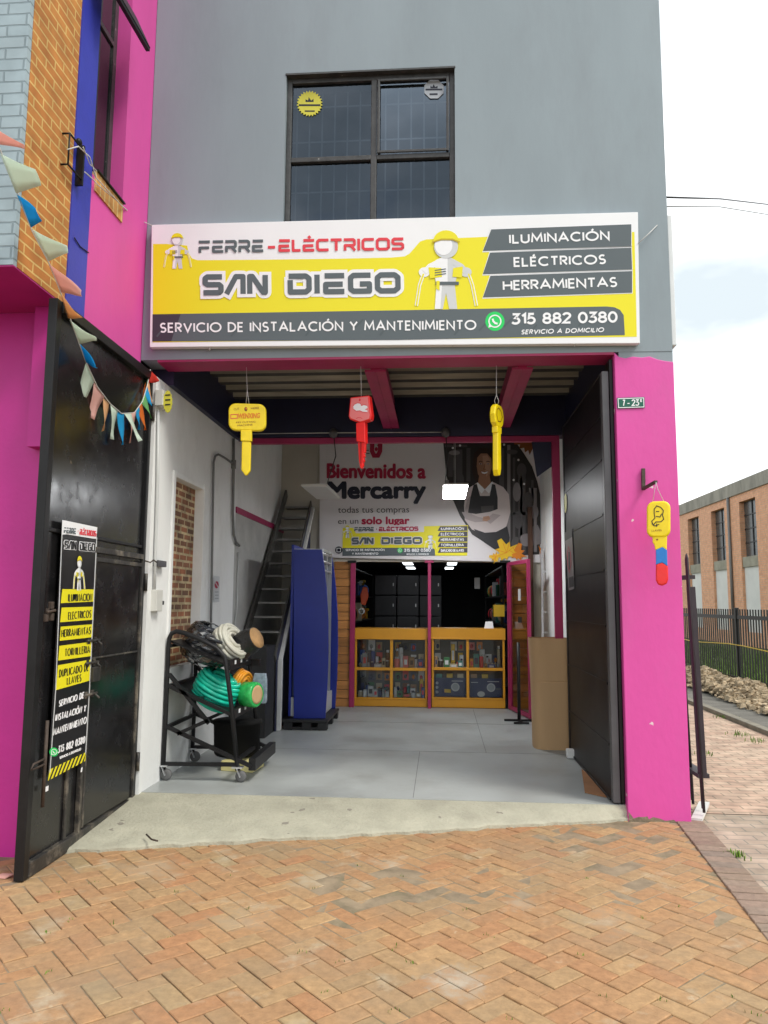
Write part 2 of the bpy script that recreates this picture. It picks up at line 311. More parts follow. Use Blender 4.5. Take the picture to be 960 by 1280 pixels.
TEC = {
 'F': (.86, [[(0, .93), (.86, .93)], [(.08, 0), (.08, .42), (.80, .42)]]), 'E': (.86, [[(.06, .93), (.86, .93)], [(.80, .47), (.10, .47), (.10, .08), (.86, .08)]]), 'R': (.86, [[(.0, .93), (.70, .93), (.78, .85), (.78, .52), (.70, .44), (.08, .44), (.08, 0)], [(.5, .42), (.82, 0)]]),
 'L': (.62, [[(.07, 1), (.07, .08), (.62, .08)]]), 'C': (.9, [[(.9, .93), (.20, .93), (.08, .80), (.08, .20), (.20, .08), (.9, .08)]]), 'T': (.82, [[(0, .93), (.82, .93)], [(.41, .86), (.41, 0)]]), 'I': (.15, [[(.075, 0), (.075, 1)]]),
 'O': (1.0, [[(.22, .93), (.78, .93), (.92, .79), (.92, .22), (.78, .08), (.22, .08), (.08, .22), (.08, .79), (.22, .93)]]), 'S': (.88, [[(.86, .93), (.18, .93), (.08, .84), (.08, .60), (.18, .51), (.72, .51), (.81, .42), (.81, .17), (.72, .08), (0, .08)]]),
 'A': (.86, [[(.02, 0), (.46, .93), (.79, .93), (.79, 0)]]), 'N': (.88, [[(.08, 0), (.08, .93), (.20, .93), (.70, .08), (.80, .08), (.80, 1)]]), 'D': (.92, [[(.08, .72), (.08, .08), (.72, .08), (.85, .22), (.85, .79), (.72, .93), (.02, .93)]]), 'G': (.92, [[(.90, .93), (.20, .93), (.08, .80), (.08, .20), (.20, .08), (.85, .08), (.85, .46), (.46, .46)]]),
 ' ': (.4, []), '-': (.5, [[(0, .5), (.5, .5)]]),
}
TEC['É'] = (.86, TEC['E'][1]+[[(.42, 1.12), (.58, 1.28)]])
_fonts = {}
def bfont(s):
    if s in _fonts: return _fonts[s]
    cu = bpy.data.curves.new('letters', 'FONT'); cu.body = s; cu.size = 1; cu.resolution_u = 4
    ob = bpy.data.objects.new('letters', cu); me = bpy.data.meshes.new_from_object(ob)
    r = ([(v.co.x, v.co.y) for v in me.vertices], [tuple(p.vertices) for p in me.polygons])
    bpy.data.objects.remove(ob); bpy.data.curves.remove(cu); bpy.data.meshes.remove(me)
    _fonts[s] = r; return r
class Art:
    """layers of ink: mp maps photo-measured (px,py) to the real plane, nrm points out of the sheet"""
    def __init__(s, mp, nrm, step=.0012): s.mp = mp; s.n = Vector(nrm); s.step = step; s.b = MB(); s.mats = []; s.k = 0
    def mi(s, mat):
        if mat not in s.mats: s.mats.append(mat)
        return s.mats.index(mat)
    def P(s, p, layer): return s.mp(p[0], p[1])+s.n*(s.step*layer)
    def poly(s, pts, mat, layer=1): s.b.poly([s.P(p, layer) for p in pts], s.mi(mat))
    def ell(s, c, rx, ry, mat, layer=1, n=24, rot=0):
        co, si = math.cos(R_(rot)), math.sin(R_(rot))
        s.poly([(c[0]+rx*math.cos(2*math.pi*i/n)*co-ry*math.sin(2*math.pi*i/n)*si, c[1]+rx*math.cos(2*math.pi*i/n)*si+ry*math.sin(2*math.pi*i/n)*co) for i in range(n)], mat, layer)
    def segs(s, pts, w, mat, layer, cap=0.0):
        pts = [np.array(p, float) for p in pts]; h = w/2; m_ = s.mi(mat); N = len(pts)
        for i in range(N-1):
            a, b = pts[i], pts[i+1]; ln = np.linalg.norm(b-a)
            if ln < 1e-4: continue
            d = (b-a)/ln; nn = np.array([-d[1], d[0]])*h; s.k += 1; lay = layer+.1*(s.k % 24)
            if i == 0 and np.linalg.norm(pts[0]-pts[-1]) > 1e-3: a = a-d*cap
            if i == N-2 and np.linalg.norm(pts[0]-pts[-1]) > 1e-3: b = b+d*cap
            s.b.poly([s.P(q, lay) for q in (a+nn, b+nn, b-nn, a-nn)], m_)
            if i > 0 or np.linalg.norm(pts[0]-pts[-1]) < 1e-3: s.k += 1; s.ell(pts[i], h, h, mat, layer+.1*(s.k % 24), 14)
    def stroke(s, pts, w, mat, layer=1, cap=0.0):
        pts = [np.array(p, float) for p in pts]
        pts = [p for i, p in enumerate(pts) if i == 0 or np.linalg.norm(p-pts[i-1]) > 1e-4]
        if len(pts) < 2: return
        s.k += 1; lay = layer+.13*(s.k % 6); h = w/2
        closed = np.linalg.norm(pts[0]-pts[-1]) < 1e-3 and len(pts) > 3
        if closed: pts = pts[:-1]
        N = len(pts); Lf = []; Rg = []
        for i in range(N):
            a = pts[i]-pts[i-1] if (i > 0 or closed) else None; c = pts[(i+1) % N]-pts[i] if (i < N-1 or closed) else None
            if a is None: a = c
            if c is None: c = a
            a = a/np.linalg.norm(a); c = c/np.linalg.norm(c); na = np.array([-a[1], a[0]]); nc = np.array([-c[1], c[0]])
            mm = na+nc; ln = np.linalg.norm(mm)
            mm = na if ln < .2 else mm/ln
            k = min(1/max(mm@nc, .35), 2.2); p = pts[i]
            if not closed and i == 0: p = p-c*cap
            if not closed and i == N-1: p = p+a*cap
            Lf.append(p+mm*h*k); Rg.append(p-mm*h*k)
        b0 = len(s.b.v); m_ = s.mi(mat)
        for l_, r_ in zip(Lf, Rg): s.b.v += [tuple(s.P(l_, lay)), tuple(s.P(r_, lay))]
        for i in range(N if closed else N-1):
            j = (i+1) % N; s.b.face((b0+2*i, b0+2*j, b0+2*j+1, b0+2*i+1), m_)
    def text(s, txt, p0, p1, h, w, mat, layer=1, font=GEO, up=None, outline=None, gap=.20, slant=0, cap=0.0):
        p0 = np.array(p0, float); p1 = np.array(p1, float); d = p1-p0; Ln = np.linalg.norm(d); d /= Ln
        u = np.array(up if up else (d[1], -d[0]), float); u /= np.linalg.norm(u)
        tot = sum(font[c][0]+gap for c in txt)-gap; wn = w/h
        sx = (Ln-w)/tot if tot else 1; x = w/2/sx; st = []
        for c in txt:
            for pl in font[c][1]: st.append([p0+d*((x+gx)*sx+slant*gy*h)+u*((gy*(1-wn)+wn/2)*h) for gx, gy in pl])
            x += font[c][0]+gap
        if outline:
            for pl in st: s.segs(pl, w+outline[1]*2, outline[0], layer, cap=outline[1])
        for pl in st: (s.segs if font is TEC else s.stroke)(pl, w, mat, layer+(2.6 if outline else 0), cap=cap)
    def btext(s, txt, p0, p1, h, mat, layer=1, bold=0, up=None, slant=0):
        vs, fs = bfont(txt); p0 = np.array(p0, float); p1 = np.array(p1, float); d = p1-p0; Ln = np.linalg.norm(d); d /= Ln
        u = np.array(up if up else (d[1], -d[0]), float); u /= np.linalg.norm(u)
        x0 = min(v[0] for v in vs); x1 = max(v[0] for v in vs); sx = Ln/(x1-x0); sy = h/.72
        offs = [(0, 0)] if not bold else [(bold*math.cos(a), bold*math.sin(a)) for a in (0, 1.05, 2.09, 3.14, 4.19, 5.24)]
        for q, (ox, oy) in enumerate(offs):
            b0 = len(s.b.v); s.b.v += [tuple(s.P(p0+d*((v[0]-x0)*sx+slant*v[1]*sy+ox)+u*(v[1]*sy+oy), layer+.13*q)) for v in vs]
            m_ = s.mi(mat)
            for f in fs: s.b.face([b0+i for i in f], m_)
    def build(s, name, parent=None): return s.b.build(name, s.mats, parent, recalc=False)

def worker(A, X, Y, sc, layer=3, helmet=K_Y, kx=1.0):
    """plain white round-headed worker with hard hat and two cables, printed flat; X,Y is the head centre"""
    q = lambda x, y: (X+x*sc*kx, Y+y*sc); ell_ = A.ell; E_ = lambda c, a, b, m, l: ell_(c, a*kx, b, m, l)
    A.stroke([q(-28, 34), q(-33, 48), q(-37, 74)], 4.2*sc, K_W, layer); A.stroke([q(28, 34), q(33, 48), q(38, 74)], 4.2*sc, K_W, layer)
    A.stroke([q(-28, 34), q(-33, 48), q(-37, 74)], 2.0*sc, K_Y, layer+.8); A.stroke([q(28, 34), q(33, 48), q(38, 74)], 2.0*sc, K_Y, layer+.8)
    A.poly([q(-12, 48), q(11, 48), q(14, 78), q(4, 78), q(0, 58), q(-4, 78), q(-14, 78)], K_LG, layer)
    A.poly([q(-12, 49), q(-5, 49), q(-7, 78), q(-14, 78)], K_W, layer+1)
    A.poly([q(-13, 17), q(-6, 14), q(6, 14), q(12, 17), q(14, 34), q(11, 49), q(-12, 49), q(-15, 34)], K_LG, layer+1)
    A.poly([q(-13, 17), q(-6, 14), q(2, 14), q(2, 48), q(-12, 48), q(-14, 34)], K_W, layer+2)
    A.stroke([q(-10, 20), q(-20, 25), q(-27, 32)], 7*sc, K_W, layer+1.55); A.stroke([q(10, 20), q(19, 25), q(25, 32)], 7*sc, K_LG, layer+1.55)
    E_(q(-27, 32), 7*sc, 6*sc, K_W, layer+1); E_(q(25, 32), 7*sc, 6*sc, K_LG, layer+1)
    A.poly([q(-22, 26), q(-6, 27), q(-5, 38), q(-20, 40)], K_Y, layer+3); A.poly([q(9, 27), q(21, 25), q(20, 39), q(8, 38)], K_Y, layer+3)
    for k in range(3): A.stroke([q(-14, 30+3*k), q(0, 28+3*k)], 1.1*sc, K_G, layer+4)
    A.poly([q(-13, 44), q(16, 44), q(16, 48), q(-13, 48)], K_G, layer+3); A.poly([q(-12, 43), q(-8, 43), q(-8, 55), q(-12, 53)], K_Y, layer+4)
    E_(q(0, 0), 15*sc, 15*sc, K_LG, layer+3); E_(q(-3, -1), 11*sc, 12*sc, K_W, layer+4)
    A.poly([q(-17, -5)]+[q(16*math.cos(R_(a)), -6-14*math.sin(R_(a))) for a in range(180, -1, -15)]+[q(17, -5), q(10, -8), q(-6, -8)], helmet, layer+5)
    A.stroke([q(-17, -5), q(-6, -8.5), q(8, -8.5), q(17, -5)], 2*sc, K_YB, layer+6)
K_TR = flat('print_tread_grey', (.075, .095, .105))
K_YB = flat('print_ochre', (.50, .37, .008))
def chat_badge(A, c, r, layer=3):
    A.ell(c, r, r, K_GR, layer, 28); x, y = c
    A.stroke([(x+r*.62*math.cos(R_(a)), y+r*.62*math.sin(R_(a))) for a in range(0, 361, 15)], r*.13, K_W, layer+1)
    A.poly([(x-r*.68, y+r*.68), (x-r*.60, y+r*.22), (x-r*.25, y+r*.55)], K_W, layer+1.8)
    A.stroke([(x-r*.24, y-r*.26), (x-r*.16, y+r*.02), (x+r*.02, y+r*.2), (x+r*.28, y+r*.26)], r*.2, K_W, layer+1)

# ================================================================== SETTING: ground
FY = 6.0; FL = 0.10                                   # facade plane, shop floor height
g = MB(); g.poly([(-300, -300, -.06), (300, -300, -.06), (300, 300, -.06), (-300, 300, -.06)])
struct('ground', g, paint('ground_earth', (.16, .15, .12), rough=.95, var=.2, scale=.4))
BRX0, BRX1 = 1.62, 1.86                               # edging course beside the herringbone
def edge_x(y): return 1.55+(y-3.96)*.0876
from mathutils import noise as mno
sand = MB(); SN = 130      # sand lies flush in some joints and low in others
for i in range(SN+1):
    for k in range(SN+1):
        x = -6.5+8.6*i/SN; y = -2.5+8.9*k/SN; x = min(x, edge_x(y)+.2)
        fill = mno.noise(Vector((x*.9, y*.9, 1.3)))+.5*mno.noise(Vector((x*3, y*3, 4)))+(.45 if y > 4.3 else 0)
        sand.v.append((x, y, -.0105+.009*max(0, min(1, .45+fill))))
for i in range(SN):
    for k in range(SN): b = i*(SN+1)+k; sand.face((b, b+SN+1, b+SN+2, b+1), 0, True)
struct('paving_bed', sand, paint('joint_sand', (.26, .20, .13), rough=.95, var=.3, scale=8, dirt=(.9, 3), dirtcol=(.07, .085, .035)))
def brick_mat(name, cols, dirt=.5, pale=.5, stains=()):
    mt, n, b = newmat(name); nd = n.nodes.new; l = n.links.new
    ge = nd('ShaderNodeNewGeometry'); rp = nd('ShaderNodeValToRGB'); rp.color_ramp.interpolation = 'LINEAR'
    els = rp.color_ramp.elements
    while len(els) < len(cols): els.new(.5)
    for i, c in enumerate(cols): els[i].position = i/(len(cols)-1); els[i].color = (*c, 1)
    l(ge.outputs['Random Per Island'], rp.inputs['Fac'])
    tc = nd('ShaderNodeTexCoord'); n1 = nd('ShaderNodeTexNoise'); n1.inputs['Scale'].default_value = 22; n1.inputs['Detail'].default_value = 8; n1.inputs['Roughness'].default_value = .7
    l(tc.outputs['Object'], n1.inputs['Vector'])
    mr = nd('ShaderNodeMapRange'); mr.inputs['From Min'].default_value = .28; mr.inputs['From Max'].default_value = .72; mr.inputs['To Min'].default_value = .72; mr.inputs['To Max'].default_value = 1.25
    l(n1.outputs['Fac'], mr.inputs['Value']); vm = nd('ShaderNodeVectorMath'); vm.operation = 'SCALE'; l(rp.outputs[0], vm.inputs[0]); l(mr.outputs[0], vm.inputs['Scale'])
    out = vm.outputs[0]
    for sc, a, bb, amt, col in ((1.1, .47, .72, dirt, (.25, .20, .13)), (2.7, .58, .70, pale, (.44, .37, .26)), (5.5, .66, .71, .55, (.48, .44, .33)), (9, .62, .76, .6, (.10, .075, .05))):
        nn = nd('ShaderNodeTexNoise'); nn.inputs['Scale'].default_value = sc; nn.inputs['Detail'].default_value = 7; nn.inputs['Roughness'].default_value = .65
        l(tc.outputs['Object'], nn.inputs['Vector']); r = nd('ShaderNodeMapRange'); r.inputs['From Min'].default_value = a; r.inputs['From Max'].default_value = bb; r.inputs['To Max'].default_value = amt
        l(nn.outputs['Fac'], r.inputs['Value']); x = nd('ShaderNodeMix'); x.data_type = 'RGBA'; x.inputs['B'].default_value = (*col, 1)
        l(r.outputs[0], x.inputs['Factor']); l(out, x.inputs['A']); out = x.outputs['Result']
    for (px, py, rad, amt, col) in stains:      # spilt paint and mortar with their own ragged outlines
        c_ = atZ(px, py, 0); d_ = nd('ShaderNodeVectorMath'); d_.operation = 'DISTANCE'; d_.inputs[1].default_value = c_; l(tc.outputs['Object'], d_.inputs[0])
        nn = nd('ShaderNodeTexNoise'); nn.inputs['Scale'].default_value = 11; nn.inputs['Detail'].default_value = 6; nn.inputs['Roughness'].default_value = .7; l(tc.outputs['Object'], nn.inputs['Vector'])
        ma = nd('ShaderNodeMath'); ma.operation = 'MULTIPLY_ADD'; ma.inputs[1].default_value = rad*2.6; l(nn.outputs['Fac'], ma.inputs[0]); l(d_.outputs['Value'], ma.inputs[2])
        r = nd('ShaderNodeMapRange'); r.inputs['From Min'].default_value = rad*2.05; r.inputs['From Max'].default_value = rad*1.35; r.inputs['To Max'].default_value = amt; l(ma.outputs[0], r.inputs['Value'])
        x = nd('ShaderNodeMix'); x.data_type = 'RGBA'; x.inputs['B'].default_value = (*col, 1); l(r.outputs[0], x.inputs['Factor']); l(out, x.inputs['A']); out = x.outputs['Result']
    l(out, b.inputs['Base Color']); b.inputs['Roughness'].default_value = .85
    bp = nd('ShaderNodeBump'); bp.inputs['Strength'].default_value = .35; bp.inputs['Distance'].default_value = .006
    n2 = nd('ShaderNodeTexNoise'); n2.inputs['Scale'].default_value = 60; n2.inputs['Detail'].default_value = 5; l(tc.outputs['Object'], n2.inputs['Vector'])
    l(n2.outputs['Fac'], bp.inputs['Height']); l(bp.outputs[0], b.inputs['Normal'])
    return mt
def add_brick(q, c, a, ln, wd, z, gap=.0026, ch=.0035):
    ca, sa = math.cos(a), math.sin(a); L2, W2 = ln/2-gap, wd/2-gap
    tz = [random.uniform(-.0016, .0016) for _ in range(4)]; dz = random.uniform(-.003, .003); a0 = random.uniform(-.013, .013)
    ca, sa = math.cos(a+a0), math.sin(a+a0)
    w = lambda x, y, zz: (c[0]+x*ca-y*sa, c[1]+x*sa+y*ca, zz)
    cs = [(-L2, -W2), (L2, -W2), (L2, W2), (-L2, W2)]
    r0 = [w(x, y, z-.05) for x, y in cs]; r1 = [w(x, y, z+dz+t-ch) for (x, y), t in zip(cs, tz)]
    r2 = [w(x-math.copysign(ch, x), y-math.copysign(ch, y), z+dz+t) for (x, y), t in zip(cs, tz)]
    b = len(q.v); q.v += r0+r1+r2
    for k in (0, 4):
        for i in range(4): j = (i+1) % 4; q.face((b+k+i, b+k+j, b+k+4+j, b+k+4+i))
    q.face((b+8, b+9, b+10, b+11))
def ramp_front(x): return 4.88+(x+2.43)*(6.0-4.88)/(1.385+2.43)
hb = MB(); u = .1035; rot = R_(43)
for ix in range(-75, 75):
    for iy in range(-75, 75):
        t = (ix-iy) % 4
        if t == 0: cx, cy, aa, = (ix+1)*u, (iy+.5)*u, 0
        elif t == 3: cx, cy, aa = (ix+.5)*u, (iy+1)*u, math.pi/2
        else: continue
        wx = cx*math.cos(rot)-cy*math.sin(rot)-1.0; wy = cx*math.sin(rot)+cy*math.cos(rot)+3.2
        if wx < -5 or wx > edge_x(wy)+.03 or wy < .6 or wy > 6.15: continue
        if wy > ramp_front(wx)+.12 and -2.4 < wx: continue
        if wy > 4.9 and wx <= -2.5: continue
        add_brick(hb, (wx, wy), rot+aa, 2*u, u, 0)
HB = brick_mat('herringbone_brick', [(.37, .198, .092), (.40, .232, .11), (.36, .203, .097), (.41, .258, .126), (.335, .218, .11), (.38, .19, .088), (.36, .255, .133)], dirt=.6, pale=.7, stains=((38, 1062, .13, .8, (.62, .60, .54)), (570, 1228, .20, .55, (.50, .47, .39)), (395, 1100, .22, .6, (.49, .41, .29)), (490, 1082, .12, .55, (.46, .42, .33)), (190, 1085, .30, .5, (.43, .34, .23)), (650, 1130, .12, .4, (.45, .40, .3)), (300, 1150, .25, .4, (.40, .33, .23)), (760, 1150, .25, .4, (.40, .33, .23))))
struct('herringbone_sidewalk', hb, HB, recalc=False)
eb = MB()
for k in range(78):
    yy = -1.6+k*.104
    add_brick(eb, (edge_x(yy)+.105, yy), R_(-5), .2, .1, .011)
struct('brick_edging', eb, brick_mat('dark_edging_brick', [(.22, .15, .115), (.28, .20, .15), (.20, .16, .13)], dirt=.5, pale=.2), recalc=False)
rp_ = MB(); nx = 48
for i in range(nx+1):
    x = -2.5+(1.385+2.5)*i/nx; yf = ramp_front(x)+random.uniform(-.03, .022)
    jz = random.uniform(-.004, .004)
    rp_.v += [(x, yf, -.04), (x, yf+.004, .018+jz), (x, yf+.03, .030+jz), (x, (yf+6.05)/2, .064+jz), (x, max(6.05, yf+.06), FL), (x, 6.4, FL-.001)]
for i in range(nx):
    for k in range(5): b = i*6+k; rp_.face((b, b+6, b+7, b+1), 0, k in (1, 2, 3))
struct('entrance_ramp', rp_, RAMPM)
fl = MB(); fl.box((-2.5, 6.06, -.05), (1.6, 11.2, FL+.003)); struct('shop_floor', fl, FLOORM)
fj = MB()
for y in (7.95, 9.8): fj.box((-2.36, y, FL+.0035), (1.44, y+.006, FL+.0045))
fj.box((-.22, 6.1, FL+.0035), (-.214, 7.95, FL+.0045)); fj.box((.45, 7.956, FL+.0035), (.456, 11.1, FL+.0045))
struct('floor_joint', fj, flat('joint_dark', (.21, .215, .21), .9))
fl = MB(); fl.box((-2.4, 11.2, -.05), (1.74, 22.5, FL)); struct('back_shop_floor', fl, SHOPFL)
pv = MB(); pv.poly([(1.6, -3, -.022), (9, -3, -.022), (9, 6.35, -.022), (1.6, 6.35, -.022)])
struct('side_pavement', pv, bricks('grey_green_pavers', (.34, .27, .20), (.40, .31, .24), (.22, .20, .16), (0, 1), .20, .10, .006, bump=.4, c3=None))
pv = MB(); pv.poly([(1.7, 6.35, -.018), (4.06, 6.35, -.018), (4.06, 60, -.018), (1.7, 60, -.018)])
struct('brick_footpath', pv, bricks('pink_path_brick', (.46, .30, .22), (.53, .39, .29), (.27, .21, .15), (0, 1), .21, .105, .007, bump=.5, var=.3))
kb = MB(); kb.box((4.06, -3, -.06), (4.18, 60, .045)); struct('kerb', kb, paint('kerb_concrete', (.25, .225, .18), rough=.9, var=.2, scale=6, bump=.2), bevel=.012)
rd = MB(); rd.poly([(4.18, -3, -.02), (5.2, -3, -.02), (5.2, 60, -.02), (4.18, 60, -.02)])
struct('asphalt_lane', rd, paint('asphalt', (.17, .16, .14), rough=.95, var=.3, scale=3, bump=.4, bscale=90))
gr = MB(); gr.poly([(5.2, -3, -.012), (40, -3, -.012), (40, 120, -.012), (5.2, 120, -.012)])
struct('grass_verge', gr, paint('turf_soil', (.07, .10, .022), rough=1, var=.35, scale=3))

# ================================================================== SHOP BUILDING
shop = thing('shop_building', 'grey and pink two storey shop building with a wide open garage front', 'building', (-.3, 6, 0))
wx0, wx1, wz0, wz1 = -1.325, .125, 4.55, 6.125
q = MB(); y0, y1 = FY, 6.26
q.box((-2.5, y0, 3.602), (wx0, y1, 9)); q.box((wx1, y0, 3.602), (1.84, y1, 9)); q.box((wx0, y0, wz1), (wx1, y1, 9)); q.box((wx0, y0, 3.602), (wx1, y1, wz0))
q.box((1.42, 6.004, 3.3), (1.84, y1, 3.602))
q.build('front_wall', GREY, shop)
q = MB(); q.box((1.62, 6.26, 0), (1.84, 22.5, 9)); q.build('side_wall', GREY, shop)
q = MB(); q.box((-2.5, 6.26, 3.97), (1.62, 22.5, 4.07)); q.build('upper_floor', PLASTER, shop)
q = MB(); q.box((-2.5, 6.26, 9), (1.84, 22.5, 9.15)); q.box((-2.5, 22.5, 0), (1.84, 22.7, 9.15)); q.box((-2.5, 6.26, 4.07), (-2.4, 22.5, 9)); q.build('roof', GREY, shop)
q = MB(); q.box((-2.4, 7.3, 4.07), (1.62, 7.36, 9)); q.build('upstairs_partition', paint('dim_blue_grey_wall', (.14, .20, .28), var=.25), shop)
q = MB()   # pillar with a wavy paint line at its top
top = [(1.384, 3.598), (1.42, 3.560), (1.47, 3.548), (1.53, 3.561), (1.60, 3.552), (1.66, 3.560), (1.72, 3.535), (1.78, 3.520), (1.8425, 3.512)]
q.prism([(1.384, 5.994, -.03), (1.8425, 5.994, -.03)]+[(x, 5.994, z) for x, z in reversed(top)], (0, .29, 0))
pil = q.build('pillar', PINK, shop, bevel=.006)
random.seed(3); q = MB(); lo = [(1.388, -.01), (1.84, -.01)]; x = 1.838; hi = []
while x > 1.39: hi.append((x, random.uniform(.008, .045) if x < 1.62 else random.uniform(.002, .02))); x -= random.uniform(.012, .04)
q.prism([(a, 5.990, b) for a, b in lo+hi+[(1.388, .07)]], (0, .003, 0)); q.build('chipped_base', paint('bare_cement', (.20, .16, .11), rough=.95, var=.3, scale=20, bump=.4), pil)
q = MB(); q.box((-2.36, 6.002, 3.582), (1.384, 6.27, 3.602)); q.build('lintel', MAG, shop)
# ribbed deck ceiling
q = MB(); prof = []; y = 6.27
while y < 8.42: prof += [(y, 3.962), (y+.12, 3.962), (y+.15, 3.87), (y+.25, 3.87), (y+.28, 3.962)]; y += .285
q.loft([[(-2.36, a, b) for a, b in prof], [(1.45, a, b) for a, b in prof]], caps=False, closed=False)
q.mi = [1 if i % 5 in (2, 0) else 0 for i in range(len(q.mi))]; q.build('ceiling_deck', [DECK, paint('deck_flange_painted_shade', (.05, .048, .042), rough=.7, var=.4, scale=3)], shop)  # flat deck faces coloured dark: the shade under the ceiling put into the material
for a, b in ((-.645, -.465), (.60, .775)):
    q = MB(); q.box((a, 6.272, 3.555), (b, 8.398, 3.575)); q.box((a+.05, 6.272, 3.575), (b-.05, 8.398, 3.868)); q.box((a+.085, 6.272, 3.548), (b-.085, 8.398, 3.555))
    q.build('ceiling_beam', MAG, shop)
q = MB(); q.box((-2.358, 8.4, 3.465), (1.45, 8.62, 3.965)); q.box((-2.5, 6.262, 3.46), (-2.31, 8.4, 3.965)); q.box((1.385, 6.262, 3.48), (1.62, 8.4, 3.965)); q.build('navy_beam', NAVY, shop)
q = MB(); q.box((-2.2, 8.43, 3.40), (1.32, 8.50, 3.463)); q.box((1.235, 8.43, FL), (1.32, 8.50, 3.40)); q.build('inner_frame', MAG, shop, bevel=.004)
q = MB()   # corner plate of the frame
q.prism([(1.02, 8.47, 3.399), (1.234, 8.47, 3.399), (1.234, 8.47, 3.12), (1.07, 8.47, 3.0)], (0, .012, 0)); q.build('corner_gusset', NAVY, shop)
# inside walls
nY0, nY1, nz0, nz1 = 6.53, 7.31, 1.02, 2.70
q = MB(); q.box((-2.5, 6.0, 0), (-2.36, nY0, 3.46)); q.box((-2.5, nY1, 0), (-2.36, 8.55, 3.46)); q.box((-2.5, nY0, nz1), (-2.36, nY1, 3.46)); q.box((-2.5, nY0, 0), (-2.36, nY1, nz0))
q.build('left_inner_wall', WHITE, shop)
q = MB(); q.box((-2.5, 8.55, 0), (-2.36, 11.2, 2.62)); q.build('lower_stair_wall', PLASTER, shop)
q = MB(); q.box((-2.5, 8.55, 2.621), (-2.40, 11.2, 3.97)); q.build('upper_stair_wall', WHITE, shop)
q = MB(); q.box((-2.399, 8.56, 2.62), (-2.345, 11.19, 2.69)); q.build('magenta_ledge', MAG, shop)
q = MB(); q.box((-2.5, nY0+.002, nz0+.002), (-2.43, nY1-.002, nz1-.002))
q.build('brick_infill', bricks('old_infill_brick', (.40, .15, .07), (.16, .085, .05), (.52, .41, .24), (1, 2), .19, .066, .012, bump=1, var=.5), shop)
q = MB()
q.box((-2.364, nY0-.06, nz0-.02), (-2.345, nY0, nz1+.05)); q.box((-2.364, nY1, nz0-.02), (-2.335, nY1+.09, nz1+.05)); q.box((-2.364, nY0, nz1), (-2.345, nY1, nz1+.05))
q.build('plaster_surround', WHITE, shop, bevel=.006)
q = MB(); q.box((1.45, 6.262, 0), (1.618, 11.2, 3.48)); q.box((1.45, 8.62, 3.48), (1.618, 11.2, 3.97)); q.build('right_inner_wall', WHITE, shop)
q = MB(); q.box((-2.4, 11.2, 2.2), (1.618, 11.32, 3.97)); q.box((-2.4, 11.2, FL), (-1.32, 11.32, 2.2)); q.box((.99, 11.2, FL), (1.618, 11.32, 2.2)); q.build('rear_wall', CREAM, shop)
for a, b in ((-1.57, -1.325), (.995, 1.26)):
    q = MB()
    for k in range(17):
        z = FL+.003+k*.1235; q.box((a+random.uniform(-.006, .006), 11.155+random.uniform(-.006, .004), z), (b+random.uniform(-.004, .004), 11.198, z+.118))
    q.build('timber_cladding', WOOD, shop, bevel=.004)
q = MB(); q.box((1.262, 11.12, FL), (1.33, 11.19, 3.0)); q.build('timber_post', paint('dark_timber', (.075, .032, .016), rough=.6, var=.3, scale=5, stretch=(3, 3, .3)), shop)
# back shop shell
q = MB(); q.box((-2.4, 11.32, FL), (-2.3, 22.4, 2.5)); q.box((1.5, 11.32, FL), (1.6, 22.4, 2.5)); q.box((-2.3, 22.3, FL), (1.5, 22.4, 2.5)); q.box((-2.4, 11.32, 2.5), (1.6, 22.4, 2.55)); q.build('back_shop_wall', DARKSHOP, shop)
# window over the sign
q = MB(); fw = .045; ya, yb = 6.05, 6.11; mx_ = -.565; mz = 5.37
q.box((wx0, ya, wz0), (wx0+fw, yb, wz1)); q.box((wx1-fw, ya, wz0), (wx1, yb, wz1)); q.box((wx0+fw, ya, wz1-fw), (wx1-fw, yb, wz1)); q.box((wx0+fw, ya, wz0), (wx1-fw, yb, wz0+fw))
q.box((mx_-.025, ya-.004, wz0+fw), (mx_+.025, yb, wz1-fw)); q.box((wx0+fw, ya-.002, mz-.022), (mx_-.025, yb, mz+.022)); q.box((mx_+.025, ya-.002, mz-.022), (wx1-fw, yb, mz+.022))
win = q.build('window', WINF, shop, bevel=.005)
q = MB(); a, b, c, d = mx_+.03, wx1-.05, mz+.026, wz1-.05; t = .022
q.box((a, ya-.022, c), (a+t, ya-.006, d)); q.box((b-t, ya-.022, c), (b, ya-.006, d)); q.box((a+t, ya-.022, c), (b-t, ya-.006, c+t)); q.box((a+t, ya-.022, d-t), (b-t, ya-.006, d)); q.build('opening_sash', WINF, win, bevel=.004)
for xa, xb in ((wx0+fw, mx_-.025), (mx_+.025, wx1-fw)):
    for za, zb in ((wz0+fw, mz-.022), (mz+.022, wz1-fw)):
        q = MB(); q.poly([(xa, ya+.03, za), (xb, ya+.03, za), (xb, ya+.03, zb), (xa, ya+.03, zb)]); q.build('pane', GLASSW, win)
q = MB()
for k in range(13): x = wx0+.06+k*.112; q.box((x, 6.19, wz0), (x+.012, 6.202, wz1))
for z in (4.8, 5.15, 5.62, 5.95): q.box((wx0, 6.205, z), (wx1, 6.209, z+.014))
q.build('security_grille', paint('pale_grille_bar', (.30, .33, .36)), win)
q = MB(); q.box((wx0-.006, 5.993, wz1-.004), (wx1+.006, 6.05, wz1+.012)); q.build('drip_edge', WINF, win)

